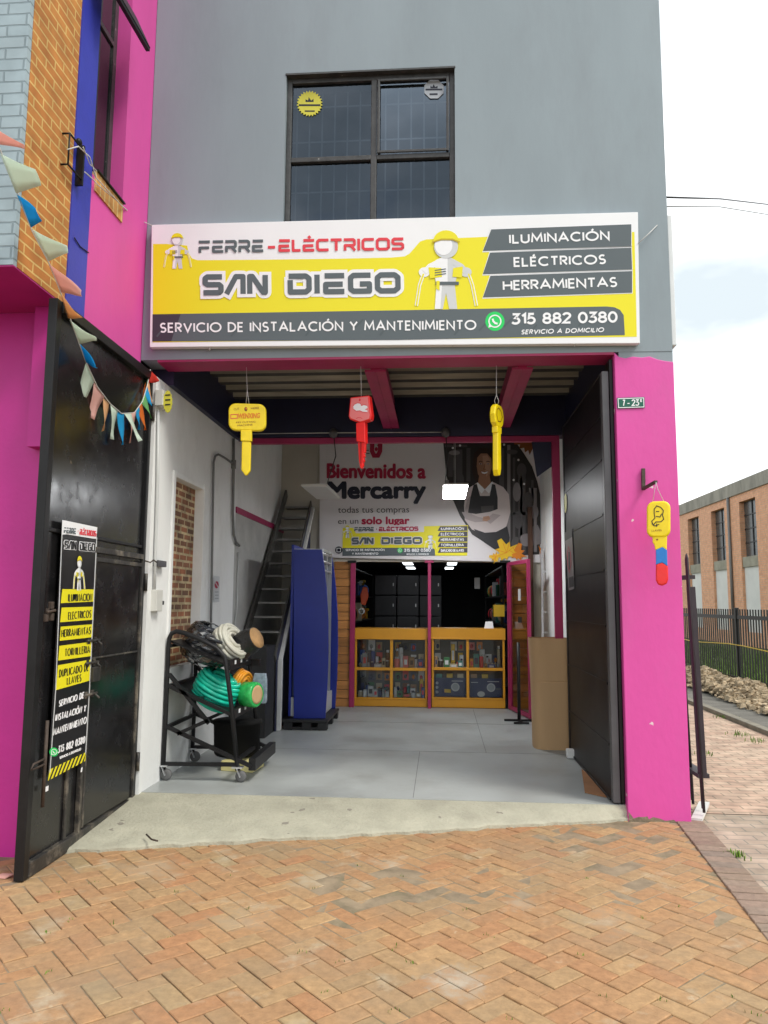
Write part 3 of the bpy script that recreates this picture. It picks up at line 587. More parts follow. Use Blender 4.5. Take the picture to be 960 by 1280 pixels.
# ---------------------------------------------------------------- black double door, left leaf swung out
DX = -2.38
hingeY, freeY, dz0, dz1 = 5.985, 4.385, .004, 3.475
q = MB(); q.box((DX-.045, freeY+.05, dz0+.08), (DX-.028, hingeY-.04, dz1-.06)); door = q.build('metal_door', BLACKD, shop)
door['label'] = 'glossy black metal door leaf swung out over the sidewalk'
q = MB(); q.box((DX-.058, freeY, dz0), (DX, freeY+.06, dz1)); q.box((DX-.07, hingeY-.045, dz0), (DX, hingeY, dz1)); q.box((DX-.06, freeY+.06, dz1-.07), (DX+.012, hingeY-.045, dz1)); q.box((DX-.06, freeY+.06, 2.02), (DX-.012, hingeY-.045, 2.045))
q.box((DX-.02, freeY+.062, dz0+.09), (DX-.006, freeY+.072, dz1-.07))
q.build('door_frame', BLACKM, door, bevel=.006)
q = MB(); q.box((DX-.06, freeY+.06, dz0), (DX+.004, hingeY-.045, dz0+.085)); q.build('bottom_rail', BLACKW, door, bevel=.006)
wy0, wy1, wzb, wzt = 5.07, 5.925, .10, 1.93
q = MB(); q.box((DX-.027, wy0, wzb), (DX-.012, wy1, wzt)); wick = q.build('wicket_door', BLACKD, door)
q = MB()
for a, b in (((DX-.026, wy0-.035, wzb-.02), (DX+.004, wy0, wzt+.04)), ((DX-.026, wy1, wzb-.02), (DX+.002, wy1+.03, wzt+.04)), ((DX-.026, wy0, wzt), (DX+.01, wy1, wzt+.04)), ((DX-.011, wy0+.02, wzb), (DX, wy0+.05, wzt-.03)), ((DX-.011, wy0+.05, wzt-.06), (DX, wy1, wzt-.03)), ((DX-.011, wy0+.05, 1.20), (DX-.004, wy1, 1.212)), ((DX-.027, wy0-.20, dz0+.085), (DX-.012, wy0-.165, 2.02))): q.box(a, b)
q.build('wicket_frame', BLACKW, door, bevel=.003)
for zz in (1.33, .97, 1.18):
    q = MB(); yy = wy0+.02; q.tube([(DX+.012, yy-.09, zz), (DX+.012, yy+.10, zz)], .009, 8); q.box((DX-.002, yy-.07, zz-.022), (DX+.008, yy-.03, zz+.022)); q.box((DX-.002, yy+.03, zz-.022), (DX+.008, yy+.07, zz+.022)); q.tube([(DX+.014, yy+.06, zz), (DX+.05, yy+.06, zz-.03)], .007, 6)
    q.build('slide_bolt', BLACKW, door)
q = MB(); q.box((DX-.002, wy0+.02, 1.05), (DX+.03, wy0+.13, 1.15)); q.build('rim_lock', BLACKW, door, bevel=.006)
p = atX(58, 765, DX)
q = MB()
for dy, dz in ((0, 0), (.03, .04), (-.02, -.035), (.035, -.03)): q.box((DX, p.y+dy-.016, p.z+dz-.022), (DX+.012+abs(dy)*.4, p.y+dy+.016, p.z+dz+.022))
q.tube([(DX+.02, p.y-.03, p.z), (DX+.03, p.y+.05, p.z+.01)], .009, 8); q.build('hasp', RUST, door, bevel=.005)
p = atX(47, 950, DX); q = MB()
q.tube([(DX+.02, p.y+.05, p.z+.22), (DX+.02, p.y+.05, p.z-.28)], .011, 8); q.tube([(DX+.02, p.y+.05, p.z), (DX+.03, p.y-.10, p.z-.004), (DX+.03, p.y-.12, p.z-.03), (DX+.02, p.y, p.z-.035), (DX+.02, p.y+.05, p.z-.03)], .006, 6); q.build('floor_bolt', RUST, door)
for zz in (.35, 1.75, 3.15):
    q = MB(); q.tube([(DX+.01, hingeY+.004, zz-.07), (DX+.01, hingeY+.004, zz+.07)], .014, 8); q.build('hinge', BLACKW, door)
q = MB(); q.tube([atX(181, 701, DX+.02), atX(188, 703, DX+.05), atX(192, 700, DX+.08), atX(196, 703, DX+.06)], .006, 6); q.build('door_hook', RUST, door)
# right leaf, folded inwards
RX = 1.29
q = MB(); q.box((RX, 6.12, .13), (RX+.02, 7.94, 3.44)); rdoor = q.build('metal_door', BLACKR, shop); rdoor['label'] = 'dark ribbed metal door leaf folded in along the right wall'
q = MB()
for z in (.52, .98, 1.42, 1.86, 2.3, 2.74, 3.1): q.box((RX-.006, 6.13, z), (RX, 7.93, z+.018))
q.build('rib', BLACKR, rdoor)
q = MB(); q.box((RX, 6.045, .115), (RX+.055, 6.119, 3.46)); q.build('edge_stile', STEELG, rdoor, bevel=.006)
q = MB(); q.box((RX-.008, 7.94, .115), (RX+.05, 8.0, 3.46)); q.box((RX-.01, 6.12, .115), (RX+.045, 7.94, .13)); q.box((RX-.006, 6.12, 3.44), (RX+.045, 7.94, 3.46)); q.box((RX+.021, 6.3, .2), (RX+.06, 7.9, .26)); q.box((1.352, 6.05, .11), (1.379, 6.2, 3.56)); q.build('door_frame', BLACKM, rdoor, bevel=.004)

# ================================================================== NEIGHBOUR
NX = -2.502
nb = thing('neighbour_building', 'pink and brick neighbouring house with an overhanging upper floor', 'building', (-5, 5, 0))
q = MB(); q.box((-9, 4.09, 3.56), (NX-.2, 4.4, 9)); q.box((NX-.2, 4.09, 3.56), (NX-.004, 4.13, 9))
q.build('front_wall', bricks('grey_painted_brick', (.31, .39, .43), (.34, .42, .46), (.22, .28, .31), (0, 2), .24, .075, .006, bump=.9, var=.12, msmooth=.4), nb)
q = MB(); q.box((NX-.2, 4.131, 3.56), (NX, 4.70, 9)); q.build('brick_strip', bricks('orange_brick', (.42, .155, .034), (.50, .21, .05), (.58, .38, .13), (1, 2), .215, .068, .007, bump=.8, var=.22), nb)
q = MB(); q.box((NX-.2, 4.701, 2.6), (NX+.008, 4.965, 9)); q.build('blue_stripe', BLUE, nb)
q = MB(); q.box((NX-.2, 4.967, 0), (NX, 5.998, 4.66)); q.box((NX-.2, 5.50, 4.66), (NX, 5.998, 9)); q.box((NX-.2, 4.967, 7.6), (NX, 5.5, 9)); q.build('pink_side_wall', PINKS, nb)
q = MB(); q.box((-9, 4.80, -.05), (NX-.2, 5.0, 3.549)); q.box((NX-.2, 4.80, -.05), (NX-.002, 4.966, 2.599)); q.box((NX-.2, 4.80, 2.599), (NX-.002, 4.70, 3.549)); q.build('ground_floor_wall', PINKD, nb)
q = MB(); q.box((-9, 4.094, 3.55), (NX-.003, 4.80, 3.559)); q.build('soffit', paint('deep_magenta_soffit', (.42, .018, .19), rough=.55, var=.08, scale=2), nb)  # soffit a darker magenta than the wall below it
q = MB(); q.box((-9, 5.0, 0), (-2.71, 9, .1)); q.box((-9, 4.4, 9), (NX, 12, 9.1)); q.box((-9, 4.3, 0), (-8.9, 12, 9)); q.box((-9, 12, 0), (NX, 12.1, 9)); q.build('roof', PLASTER, nb)
q = MB(); q.box((NX-.14, 4.97, 4.66), (NX-.11, 5.0, 7.6)); q.box((NX-.14, 5.44, 4.66), (NX-.11, 5.5, 7.6)); q.box((NX-.14, 5.0, 6.02), (NX-.11, 5.44, 6.06)); q.box((NX-.14, 5.0, 4.66), (NX-.11, 5.44, 4.70)); nw = q.build('window', WINF, nb)
q = MB(); q.poly([(NX-.125, 4.99, 4.70), (NX-.125, 5.44, 4.70), (NX-.125, 5.44, 7.6), (NX-.125, 4.99, 7.6)]); q.build('pane', paint('dark_glass', (.010, .010, .012), rough=.06, var=.1), nw)
q = MB(); q.box((NX-.1, 5.02, 4.55), (NX+.012, 5.49, 4.70)); q.build('window_sill', bricks('sill_brick', (.50, .24, .07), (.55, .28, .09), (.6, .45, .2), (1, 2), .075, .30, .008), nb)
q = MB(); q.box((NX-.1, 5.018, 4.702), (NX+.03, 5.495, 4.712)); q.build('sill_flashing', BLACKM, nb)
e0, e1 = atX(141, -14, -2.30), atX(185, 62, -2.30)
q = MB(); q.loft([[e0, e1, e1+Vector((-.12, -.01, .26)), e0+Vector((-.12, .0, .26))], [v+Vector((.02, 0, .012)) for v in (e0, e1, e1+Vector((-.12, -.01, .26)), e0+Vector((-.12, .0, .26)))]]); q.bar(e0, e1, .03, .03); q.build('open_sash', BLACKM, nw)

# ================================================================== SIGN BOARD
SY = 5.935
cs = [(189.5, 281), (797.5, 265), (800, 429), (187, 434)]
c3 = [atY(*c, SY) for c in cs]
sg = thing('shop_sign', 'long yellow, white and grey sign board across the grey wall above the garage opening', 'sign', (c3[3]+c3[2])/2)
q = MB(); q.prism(c3, (0, .06, 0)); q.build('sign_panel', paint('sign_white_vinyl', (.82, .83, .85), rough=.35, var=.02), sg, bevel=.004)
A = Art(lambda x, y: atY(x, y, SY), (0, -1, 0))
A.poly([(191.5, 305), (208, 305), (234, 307), (236, 317), (240, 323), (247, 325.3), (330, 324.7), (420, 323.5), (490, 322), (506, 320.5), (512, 317), (519, 309), (525, 302), (533, 299.3), (610, 296), (793, 290), (796, 421), (191, 428)], K_Y, 1)
A.build('yellow_field', sg)
A = Art(lambda x, y: atY(x, y, SY), (0, -1, 0))
A.poly([(191, 393), (497, 388), (758, 383.2), (768, 384.2), (775, 387.5), (779.5, 394), (781, 419), (497, 425), (190.5, 427)], K_G, 2)
for k in range(18):
    x = 196+k*31; y = 427-(x-190)*.0065; A.stroke([(x, y-6-(k % 3)*5), (x+10, y-18-(k % 3)*4)], 2.2, K_TR, 2.6)
A.poly([(191, 393), (226, 392.5), (214, 426.7), (190.5, 427)], K_GD, 2.5)
for pts in ([(614, 287), (789, 280.6), (789, 308), (603.6, 314)], [(612.5, 316), (789, 309.8), (790, 337), (603.6, 343)], [(613, 345), (790, 339), (790, 366), (603.6, 372)]):
    cx, cy = np.mean(pts, axis=0); A.poly([(cx+(x-cx)*1.008, cy+(y-cy)*1.09) for x, y in pts], K_W, 2); A.poly(pts, K_G, 3.2)
A.build('grey_bar', sg)
for ln in (lambda A: (A.text('FERRE', (247, 318), (331, 316.6), 18, 3.5, K_G, 3, TEC, gap=.16), A.stroke([(335, 309.4), (344, 309.1)], 3.4, K_R, 3), A.text('ELÉCTRICOS', (346.5, 316.5), (506.5, 314), 18, 3.5, K_R, 3, TEC, gap=.16)),
           lambda A: (A.text('SAN', (251.5, 371.7), (337.5, 370.8), 30, 6.7, K_G, 3, TEC, gap=.16, outline=(K_W, 4.2)), A.text('DIEGO', (357.5, 370.9), (503.5, 368.8), 30, 6.7, K_G, 3, TEC, gap=.18, outline=(K_W, 4.2))),
           lambda A: A.text('SERVICIO DE INSTALACIÓN Y MANTENIMIENTO', (200, 416.3), (595.5, 412.7), 12.6, 2.1, K_W, 4, gap=.27),
           lambda A: A.text('ILUMINACIÓN', (636.5, 305.4), (762, 301), 12.4, 2.3, K_W, 5, gap=.26), lambda A: A.text('ELÉCTRICOS', (642, 334.3), (757.5, 330.6), 12.4, 2.3, K_W, 5, gap=.26),
           lambda A: A.text('HERRAMIENTAS', (628.5, 363.8), (771.5, 359.3), 12.8, 2.3, K_W, 5, gap=.22), lambda A: A.text('315 882 0380', (639.5, 406.3), (772, 403.6), 14.5, 2.9, K_W, 4, gap=.22),
           lambda A: A.text('SERVICIO A DOMICILIO', (651, 418.4), (754.5, 415.4), 6.0, 1.2, K_W, 4, gap=.30, slant=.2)):
    A = Art(lambda x, y: atY(x, y, SY), (0, -1, 0)); ln(A); A.build('lettering', sg)
for a_ in ((557.5, 308.5, 1.0), (222, 301, .45)): A = Art(lambda x, y: atY(x, y, SY), (0, -1, 0)); worker(A, *a_, 3); A.build('worker_picture', sg)
A = Art(lambda x, y: atY(x, y, SY), (0, -1, 0)); chat_badge(A, (618.6, 401.8), 12); A.build('chat_badge', sg)
for x in (262, 566, 718): q = MB(); q.blob(atY(x, 436 if x == 262 else 431, SY+.03), (.012, .012, .014), 8, 6); q.build('fixing_bolt', ALU, sg)

# number plate
pc = [atY(x, y, 5.985) for x, y in ((771.3, 497.3), (805.5, 496.2), (806, 509.6), (772, 510.6))]
npl = MB(); npl.prism(pc, (0, .008, 0)); npo = npl.build('number_plate', K_PG); tag(npo, 'small green street number plate reading 7-23E on the pink pillar', 'number plate')
A = Art(lambda x, y: atY(x, y, 5.985), (0, -1, 0), .0008)
A.stroke([(772.6, 498.4), (804.5, 497.4), (804.9, 508.7), (773.2, 509.6), (772.6, 498.4)], .9, K_W, 1)
A.text('7', (778, 507.9), (781.5, 507.8), 8.2, 1.3, K_W, 2); A.stroke([(784.3, 504.4), (787, 504.3)], 1.1, K_W, 2); A.text('23', (789.6, 507.6), (799, 507.2), 8.2, 1.3, K_W, 2); A.text('E', (800.2, 502.6), (803, 502.5), 3.8, .9, K_W, 2)
A.build('lettering', npo)
# white panel on the side wall
q = MB(); q.box((1.846, 6.03, 3.66), (1.885, 6.75, 4.76)); so = q.build('side_sign', paint('side_sign_white', (.72, .74, .75), rough=.4), bevel=.006); tag(so, 'slim white sign panel seen edge-on on the side wall right of the big sign', 'sign')
# window stickers
A = Art(lambda x, y: atY(x, y, 6.072), (0, -1, 0), .001)
c = (387, 129.5); A.poly([(c[0]+(16.5 if i % 2 else 13.8)*math.cos(math.pi*i/26), c[1]+(16.5 if i % 2 else 13.8)*math.sin(math.pi*i/26)) for i in range(52)], K_YS, 1)
A.poly([(382, 127.5), (382, 124), (385, 126), (386, 121.5), (389, 126), (392, 123.5), (392, 127.5)], K_NV, 2); A.stroke([(373.5, 131.6), (400.5, 131.6)], 2.2, K_NV, 2); A.stroke([(381, 139), (393.5, 139)], 1.6, K_NV, 2)
tag(A.build('window_sticker'), 'round yellow sunburst sticker on the upper left window pane', 'sticker')
A = Art(lambda x, y: atY(x, y, 6.072), (0, -1, 0), .001)
c = (542.5, 111.5); A.poly([(c[0]+13*math.cos(R_(22.5+45*i)), c[1]+12.6*math.sin(R_(22.5+45*i))) for i in range(8)], K_SIL, 1)
A.poly([(538, 110.5), (538, 107.5), (540.5, 109), (542, 105.5), (544, 109), (547, 107.5), (547, 110.5)], K_NV, 2); A.stroke([(532, 112.2), (553, 112.0)], 2.2, K_NV, 2); A.stroke([(537, 118), (547, 117.8)], 2.2, K_NV, 2)
tag(A.build('window_sticker'), 'octagonal silver sticker on the upper right window pane', 'sticker')

# ================================================================== DOOR POSTER
PX_ = DX+.006
def D(x, y): return (x/2.509, y/2.509+620)
A = Art(lambda x, y: atX(x, y, PX_), (1, 0, 0), .0009)
A.poly([D(195, 75), D(305, 98), D(268, 830), D(150, 893)], K_DK, 0)
po = A.build('door_poster'); tag(po, 'tall narrow black and yellow poster stuck on the open black door', 'poster')
A = Art(lambda x, y: atX(x, y, PX_), (1, 0, 0), .0009); upv = (.035, -1)
A.poly([D(195, 75), D(305, 98), D(302, 134), D(288, 133), D(210, 120), D(193, 121)], K_W, 1)
for pl in ([D(303, 130), D(281, 590), D(268, 812)], [D(194, 120), D(174, 610), D(156, 868)]): A.stroke(pl, 1.1, K_LG, 1)
A.poly([D(254, 853), D(259, 850), D(257, 865), D(252, 867)], K_W, 1); A.poly([D(143, 912), D(152, 908), D(151, 924), D(142, 928)], K_W, 1)
bars = [([D(195, 292), D(295, 293), D(292, 331), D(190, 336)]), ([D(193, 350), D(293, 347), D(290, 388), D(188, 396)]), ([D(190, 410), D(291, 402), D(288, 443), D(187, 454)]), ([D(186, 470), D(288, 457), D(285, 502), D(182, 516)]), ([D(181, 531), D(284, 513), D(280, 579), D(175, 609)])]
for b_ in bars: A.poly(b_, K_Y, 1)
hz = [D(155, 858), D(270, 803), D(267, 831), D(150, 893)]; A.poly(hz, K_Y, 1)
for k in range(9):
    f0, f1 = (k+.15)/9, (k+.62)/9; lp = lambda a, b_, f: (a[0]+(b_[0]-a[0])*f, a[1]+(b_[1]-a[1])*f)
    g1 = min(1, f1+.09); g0 = min(1, f0+.09)
    A.poly([lp(hz[3], hz[2], f0), lp(hz[3], hz[2], f1), lp(hz[0], hz[1], g1), lp(hz[0], hz[1], g0)], K_K, 2)
A.build('colour_field', po)
A = Art(lambda x, y: atX(x, y, PX_), (1, 0, 0), .0009)
A.text('FERRE', D(198, 117), D(238, 121), 8.2, 1.35, K_G, 3, TEC, up=upv, gap=.2); A.text('-', D(240, 121), D(246, 122), 9, 2, K_R, 3, TEC, up=upv); A.text('ELÉCTRICOS', D(247, 122), D(301, 129), 8.2, 1.35, K_R, 3, TEC, up=upv, gap=.2)
A.text('SAN', D(198, 167), D(238, 171), 12, 1.7, K_K, 3, TEC, up=upv, gap=.24, outline=(K_W, .7)); A.text('DIEGO', D(246, 172), D(297, 177), 12, 1.7, K_K, 3, TEC, up=upv, gap=.24, outline=(K_W, .7))
A.build('lettering', po)
for t_, a_, b_, h_ in (('ILUMINACION', D(212, 331), D(288, 329), 9.5), ('ELECTRICOS', D(212, 388), D(285, 381), 9.5), ('HERRAMIENTAS', D(191, 443), D(284, 433), 9.5), ('TORNILLERIA', D(202, 503), D(281, 492), 9.5), ('DUPLICADO DE', D(184, 569), D(277, 548), 9.5), ('LLAVES', D(208, 592), D(254, 581), 9)):
    A = Art(lambda x, y: atX(x, y, PX_), (1, 0, 0), .0009); A.text(t_, a_, b_, h_, .95, K_K, 3, up=upv, gap=.36); A.build('lettering', po)
for t_, a_, b_, h_ in (('SERVICIO DE', D(182, 662), D(262, 634), 8.2), ('INSTALACIÓN Y', D(171, 707), D(268, 676), 8.6), ('MANTENIMIENTO', D(164, 753), D(270, 713), 8.8), ('315 882 0380', D(179, 808), D(265, 775), 9.2)):
    A = Art(lambda x, y: atX(x, y, PX_), (1, 0, 0), .0009); A.text(t_, a_, b_, h_, 1.3, K_W, 3, up=upv, gap=.38, slant=.08); A.build('lettering', po)
A = Art(lambda x, y: atX(x, y, PX_), (1, 0, 0), .0009); A.text('SERVICIO A DOMICILIO', D(185, 826), D(253, 797), 3.4, .8, K_W, 3, up=upv, gap=.26)
A.build('lettering', po)
A = Art(lambda x, y: atX(x, y, PX_), (1, 0, 0), .0009); worker(A, *D(247, 210), .44, 2, kx=.42); A.build('worker_picture', po); A = Art(lambda x, y: atX(x, y, PX_), (1, 0, 0), .0009); chat_badge(A, D(168, 803), 5.6, 2); A.build('chat_badge', po)

# ================================================================== HANGING KEYS
def slab(pts, Y, th, yaw, mp=None, taper=.0):
    """outline measured in the photo at depth Y -> thick plate turned about its vertical middle"""
    return [atY(x, y, Y) for x, y in pts]
def rrect(x0, y0, x1, y1, r, n=5):
    o = []
    for cx, cy, a in ((x1-r, y0+r, -90), (x1-r, y1-r, 0), (x0+r, y1-r, 90), (x0+r, y0+r, 180)):
        o += [(cx+r*math.cos(R_(a+90*i/n)), cy+r*math.sin(R_(a+90*i/n))) for i in range(n+1)]
    return o
class Turn:
    """maps photo-measured outline to a plate whose width is turned by yaw about a vertical axis at px cx"""
    def __init__(s, cx, Y, yaw, roll=0): s.cx, s.Y, s.ya, s.ro = cx, Y, R_(yaw), roll
    def __call__(s, x, y, d=0):
        p = atY(x, y, s.Y); c = atY(s.cx, y, s.Y); w = p.x-c.x
        return Vector((c.x+w*math.cos(s.ya)+d*math.sin(s.ya), s.Y+w*math.sin(s.ya)-d*math.cos(s.ya), p.z))
    def n(s): return Vector((math.sin(s.ya), -math.cos(s.ya), 0))
def plate(T, pts, th, off=0):
    q = MB(); q.loft([[T(x, y, off+th/2) for x, y in pts], [T(x, y, off-th/2) for x, y in pts]]); return q
KY = 6.16
def crop8(x, y): return (280+x/4.8, 480+y/4.8)
# yellow key with writing
T = Turn(309, KY, 6); k = thing('hanging_key', 'big yellow foam key with red writing, hanging flat at the left of the opening', 'key', atY(309, 505, KY), 'oversized keys hung on the front')
plate(T, rrect(286.5, 505, 332.5, 539, 9), .045).build('key_head', YELK, k, .012, 3); plate(T, [(301.5, 538.5), (315, 538.5), (315, 552), (301.5, 552)], .05).build('key_collar', YELK, k, .005)
plate(T, [(303.5, 551.5), (312.5, 551.5), (314, 554), (313.2, 589), (309, 594.5), (306.5, 594.5), (302, 588), (302.5, 554)], .035).build('key_blade', YELK, k, .009, 3)
A = Art(lambda x, y: T(x, y, .0235), T.n(), .0008); C8 = crop8
A.btext('CUT', C8(64, 164), C8(96, 160), 2.6, K_BR, 1); A.btext('HERE', C8(164, 156), C8(212, 152), 2.6, K_BR, 1); A.ell(C8(134, 155), 1.9, 2.6, K_BR, 1); A.ell(C8(136, 152), .9, 1.3, K_OR, 2)
A.stroke([C8(46, 190), C8(84, 187), C8(84, 211), C8(46, 214), C8(46, 190)], .8, K_R, 1); A.btext('WENXING', C8(86, 212), C8(214, 205), 6.2, K_OR, 1, bold=.25, slant=.15)
A.btext('KEY CUTTING', C8(78, 241), C8(190, 234), 2.2, K_BR, 1); A.btext('MACHINE', C8(86, 260), C8(174, 252), 2.4, K_BR, 1); A.build('lettering', k)
q = MB(); q.tube([atY(308, 459, KY), atY(309, 488, KY), T(307.5, 506, 0)], .0022, 5); q.tube([atY(309, 488, KY), T(311.5, 506, 0)], .0022, 5); q.build('string', WIRE, k)
# red key
T = Turn(452, KY+.05, -22); T2 = T; k = thing('hanging_key', 'big red foam key with pale emblem hanging beside the magenta ceiling beam', 'key', atY(452, 497, KY), 'oversized keys hung on the front')
plate(T, [(438, 496.3), (464.5, 496.3), (467.8, 521), (466.8, 527), (452.5, 530), (437.5, 524), (435.6, 519.5)], .06).build('key_head', REDK, k, .010, 3)
plate(T, [(446, 529), (458.5, 529), (459, 555), (446.5, 552)], .055).build('key_collar', REDK, k, .006)
teeth = [(447.5, 553), (458.2, 553), (457.6, 566), (456.0, 567.5), (457.2, 571), (455.4, 573), (456.4, 577), (454.6, 579), (455, 582), (453, 586.5), (451, 585), (449.2, 576)]
plate(T, teeth, .03).build('key_blade', REDK, k, .004)
q = plate(T, [(451.2, 553), (453.2, 553), (453, 580), (451.8, 580)], .004, .0165); q.build('blade_groove', flat('deep_red', (.35, .008, .008)), k)
A = Art(lambda x, y: T2(x, y, .031), T.n(), .0008)
A.poly([(440, 498), (463, 498), (465.8, 521), (465, 525.5), (452.5, 528), (439, 522.5), (437.6, 519)], K_PKW, 1)  # pale pink over the red key face: reflected light put into the colour
A.poly([(442.5, 508), (445, 505.5), (449, 504.5), (453, 505.5), (454.5, 508.5), (458, 507.5), (462, 509), (463, 512), (459, 513.5), (463, 515.5), (462.5, 517.5), (456, 516.5), (452, 514.5), (447, 514.5), (443.5, 512)], K_W, 2); A.stroke([(442.5, 508), (445, 505.5), (449, 504.5), (453, 505.5), (454.5, 508.5), (458, 507.5), (462, 509)], .7, K_R, 3); A.stroke([(443.5, 512), (447, 514.5), (452, 514.5), (456, 516.5), (462.5, 517.5)], .7, K_R, 3)
A.stroke([(447, 524), (449.5, 522.6), (453, 523), (455.5, 524.8)], .6, K_R, 3); A.ell((452, 501), 1.3, 1.7, K_R, 3); A.build('emblem', k)
q = MB(); q.tube([atY(451, 458, KY), atY(451.5, 489, KY+.03), T(451.8, 498, 0)], .0022, 5); q.build('string', WIRE, k)
# yellow key seen edge-on
T = Turn(621, KY+.02, 62); k = thing('hanging_key', 'plain yellow foam key turned nearly edge-on, hanging at the right of the opening', 'key', atY(621, 507, KY), 'oversized keys hung on the front')
plate(T, [(621-15+dx*30, y) for dx, y in ((.1, 511), (.28, 506.5), (.72, 506.5), (.9, 511), (.98, 520), (.9, 530), (.7, 534.5), (.3, 534.5), (.1, 530), (.02, 520))], .05).build('key_head', YELK, k, .012, 3)
plate(T, [(614, 534), (628, 534), (628, 542), (614, 542)], .05).build('key_collar', YELK, k, .006)
plate(T, [(616, 541), (626, 541), (627, 585), (624, 594.5), (619, 595), (616, 588)], .05).build('key_blade', YELK, k, .01, 3)
A = Art(lambda x, y: T(x, y, .026), T.n(), .0008); A.stroke([(613, 514), (618, 511), (625, 514), (629, 520), (624, 527), (616, 528), (612, 521), (613, 514)], 1.2, K_BR, 1); A.build('emblem', k)
q = MB(); q.tube([atY(620.5, 457, KY), atY(620.5, 494, KY), atY(618, 501, KY), T(620, 509, 0)], .0022, 5); q.tube([atY(620.5, 494, KY), atY(623.5, 501, KY), T(621.5, 509, 0)], .0022, 5); q.build('string', WIRE, k)
# tricolour key on its bracket
q = MB(); B0 = 5.985
a_, b_, c_ = atY(804, 585.5, 5.975), atY(804.2, 611, 5.975), atY(820, 602, 5.72); q.bar(a_, b_+Vector((0, 0, -.01)), .028, .02, up=(0, 1, 0)); q.bar(b_+Vector((0, 0, 0)), c_, .026, .02)
tag(q.build('wall_bracket', RUST, bevel=.003), 'rusty angled steel bracket fixed to the pink pillar', 'bracket')
T = Turn(824, 5.74, -16); k = thing('hanging_key', 'yellow, blue and red foam key hanging from the bracket on the pink pillar', 'key', atY(824, 627, 5.74), 'oversized keys hung on the front')
plate(T, rrect(809, 627, 837.5, 672, 9), .075).build('key_head', YELK, k, .014, 3)
plate(T, [(816, 671), (833.5, 671), (833, 688.5), (828, 684.5), (819.5, 688), (818, 681), (816, 678)], .06).build('key_collar', YELK, k, .006)
plate(T, [(820, 687.5), (828, 684), (833.5, 688), (834, 708), (827.5, 703.5), (820, 706)], .06).build('blue_band', BLUK, k, .004)
plate(T, [(820, 705.5), (827.5, 703), (834.5, 707.5), (835, 724), (833, 730), (827, 732.5), (822, 730.5), (819.8, 725)], .06).build('red_tip', REDK, k, .012, 3)
A = Art(lambda x, y: T(x, y, .0385), T.n(), .0008)
for pl in ([(818, 637), (821, 633), (826, 635), (829, 639), (828, 645), (829.5, 650), (826, 653), (820, 653), (817, 657), (815, 652), (819, 648), (818, 642), (818, 637)], [(820, 640), (824, 640)], [(820, 646), (825, 647), (827, 643)], [(821, 655), (821, 659)], [(815, 655), (819, 658), (824, 656)]): A.stroke(pl, 1.1, K_K, 1)
A.btext('LLAVES', (815, 665), (827, 664.4), 2.4, K_BR, 1); A.ell((821.5, 675), 1.3, 1.0, K_BR, 1); A.build('emblem', k)
q = MB(); tip = c_+Vector((0, 0, -.004)); q.tube([tip, T(816, 628, 0)], .0022, 5); q.tube([tip, tip+Vector((.01, 0, -.05)), T(830, 628, 0)], .0022, 5); q.build('string', WIRE, k)

# ================================================================== BUNTING
bunt = thing('pennant_bunting', 'string of pastel triangular paper flags drooping across the open black door', 'bunting', atY(150, 515, 5.2))
ctrl = [(-40, 120, 3.55), (0, 186, 3.8), (22, 240, 3.95), (40, 288, 4.1), (62, 330, 4.25), (80, 376, 4.42), (97, 424, 4.6), (108, 454, 4.75), (122, 484, 4.95), (138, 505, 5.15), (152, 517, 5.35), (168, 516, 5.6), (178, 502, 5.75), (184, 482, 5.85), (188, 462, 5.92)]
sp_ = [atY(*c) for c in ctrl]
q = MB(); q.tube(sp_, .004, 5); q.build('string', WIRE, bunt)
def paper(name, c):
    mt = paint(name, c, rough=.8, var=.06, scale=8); n = mt.node_tree; b = n.nodes['Principled BSDF']; t = n.nodes.new('ShaderNodeBsdfTranslucent'); mx = n.nodes.new('ShaderNodeMixShader')
    mx.inputs[0].default_value = .55; t.inputs['Color'].default_value = (*c, 1); o = n.nodes['Material Output']
    n.links.new(b.outputs[0], mx.inputs[1]); n.links.new(t.outputs[0], mx.inputs[2]); n.links.new(mx.outputs[0], o.inputs[0]); return mt
FC = {n_: paper('paper_'+n_, c_) for n_, c_ in dict(mint=(.80, .90, .80), sky=(.02, .45, .80), pink=(.92, .60, .54), peach=(.88, .56, .30), orange=(.80, .22, .03), red=(.72, .05, .03), green=(.22, .55, .20)).items()}
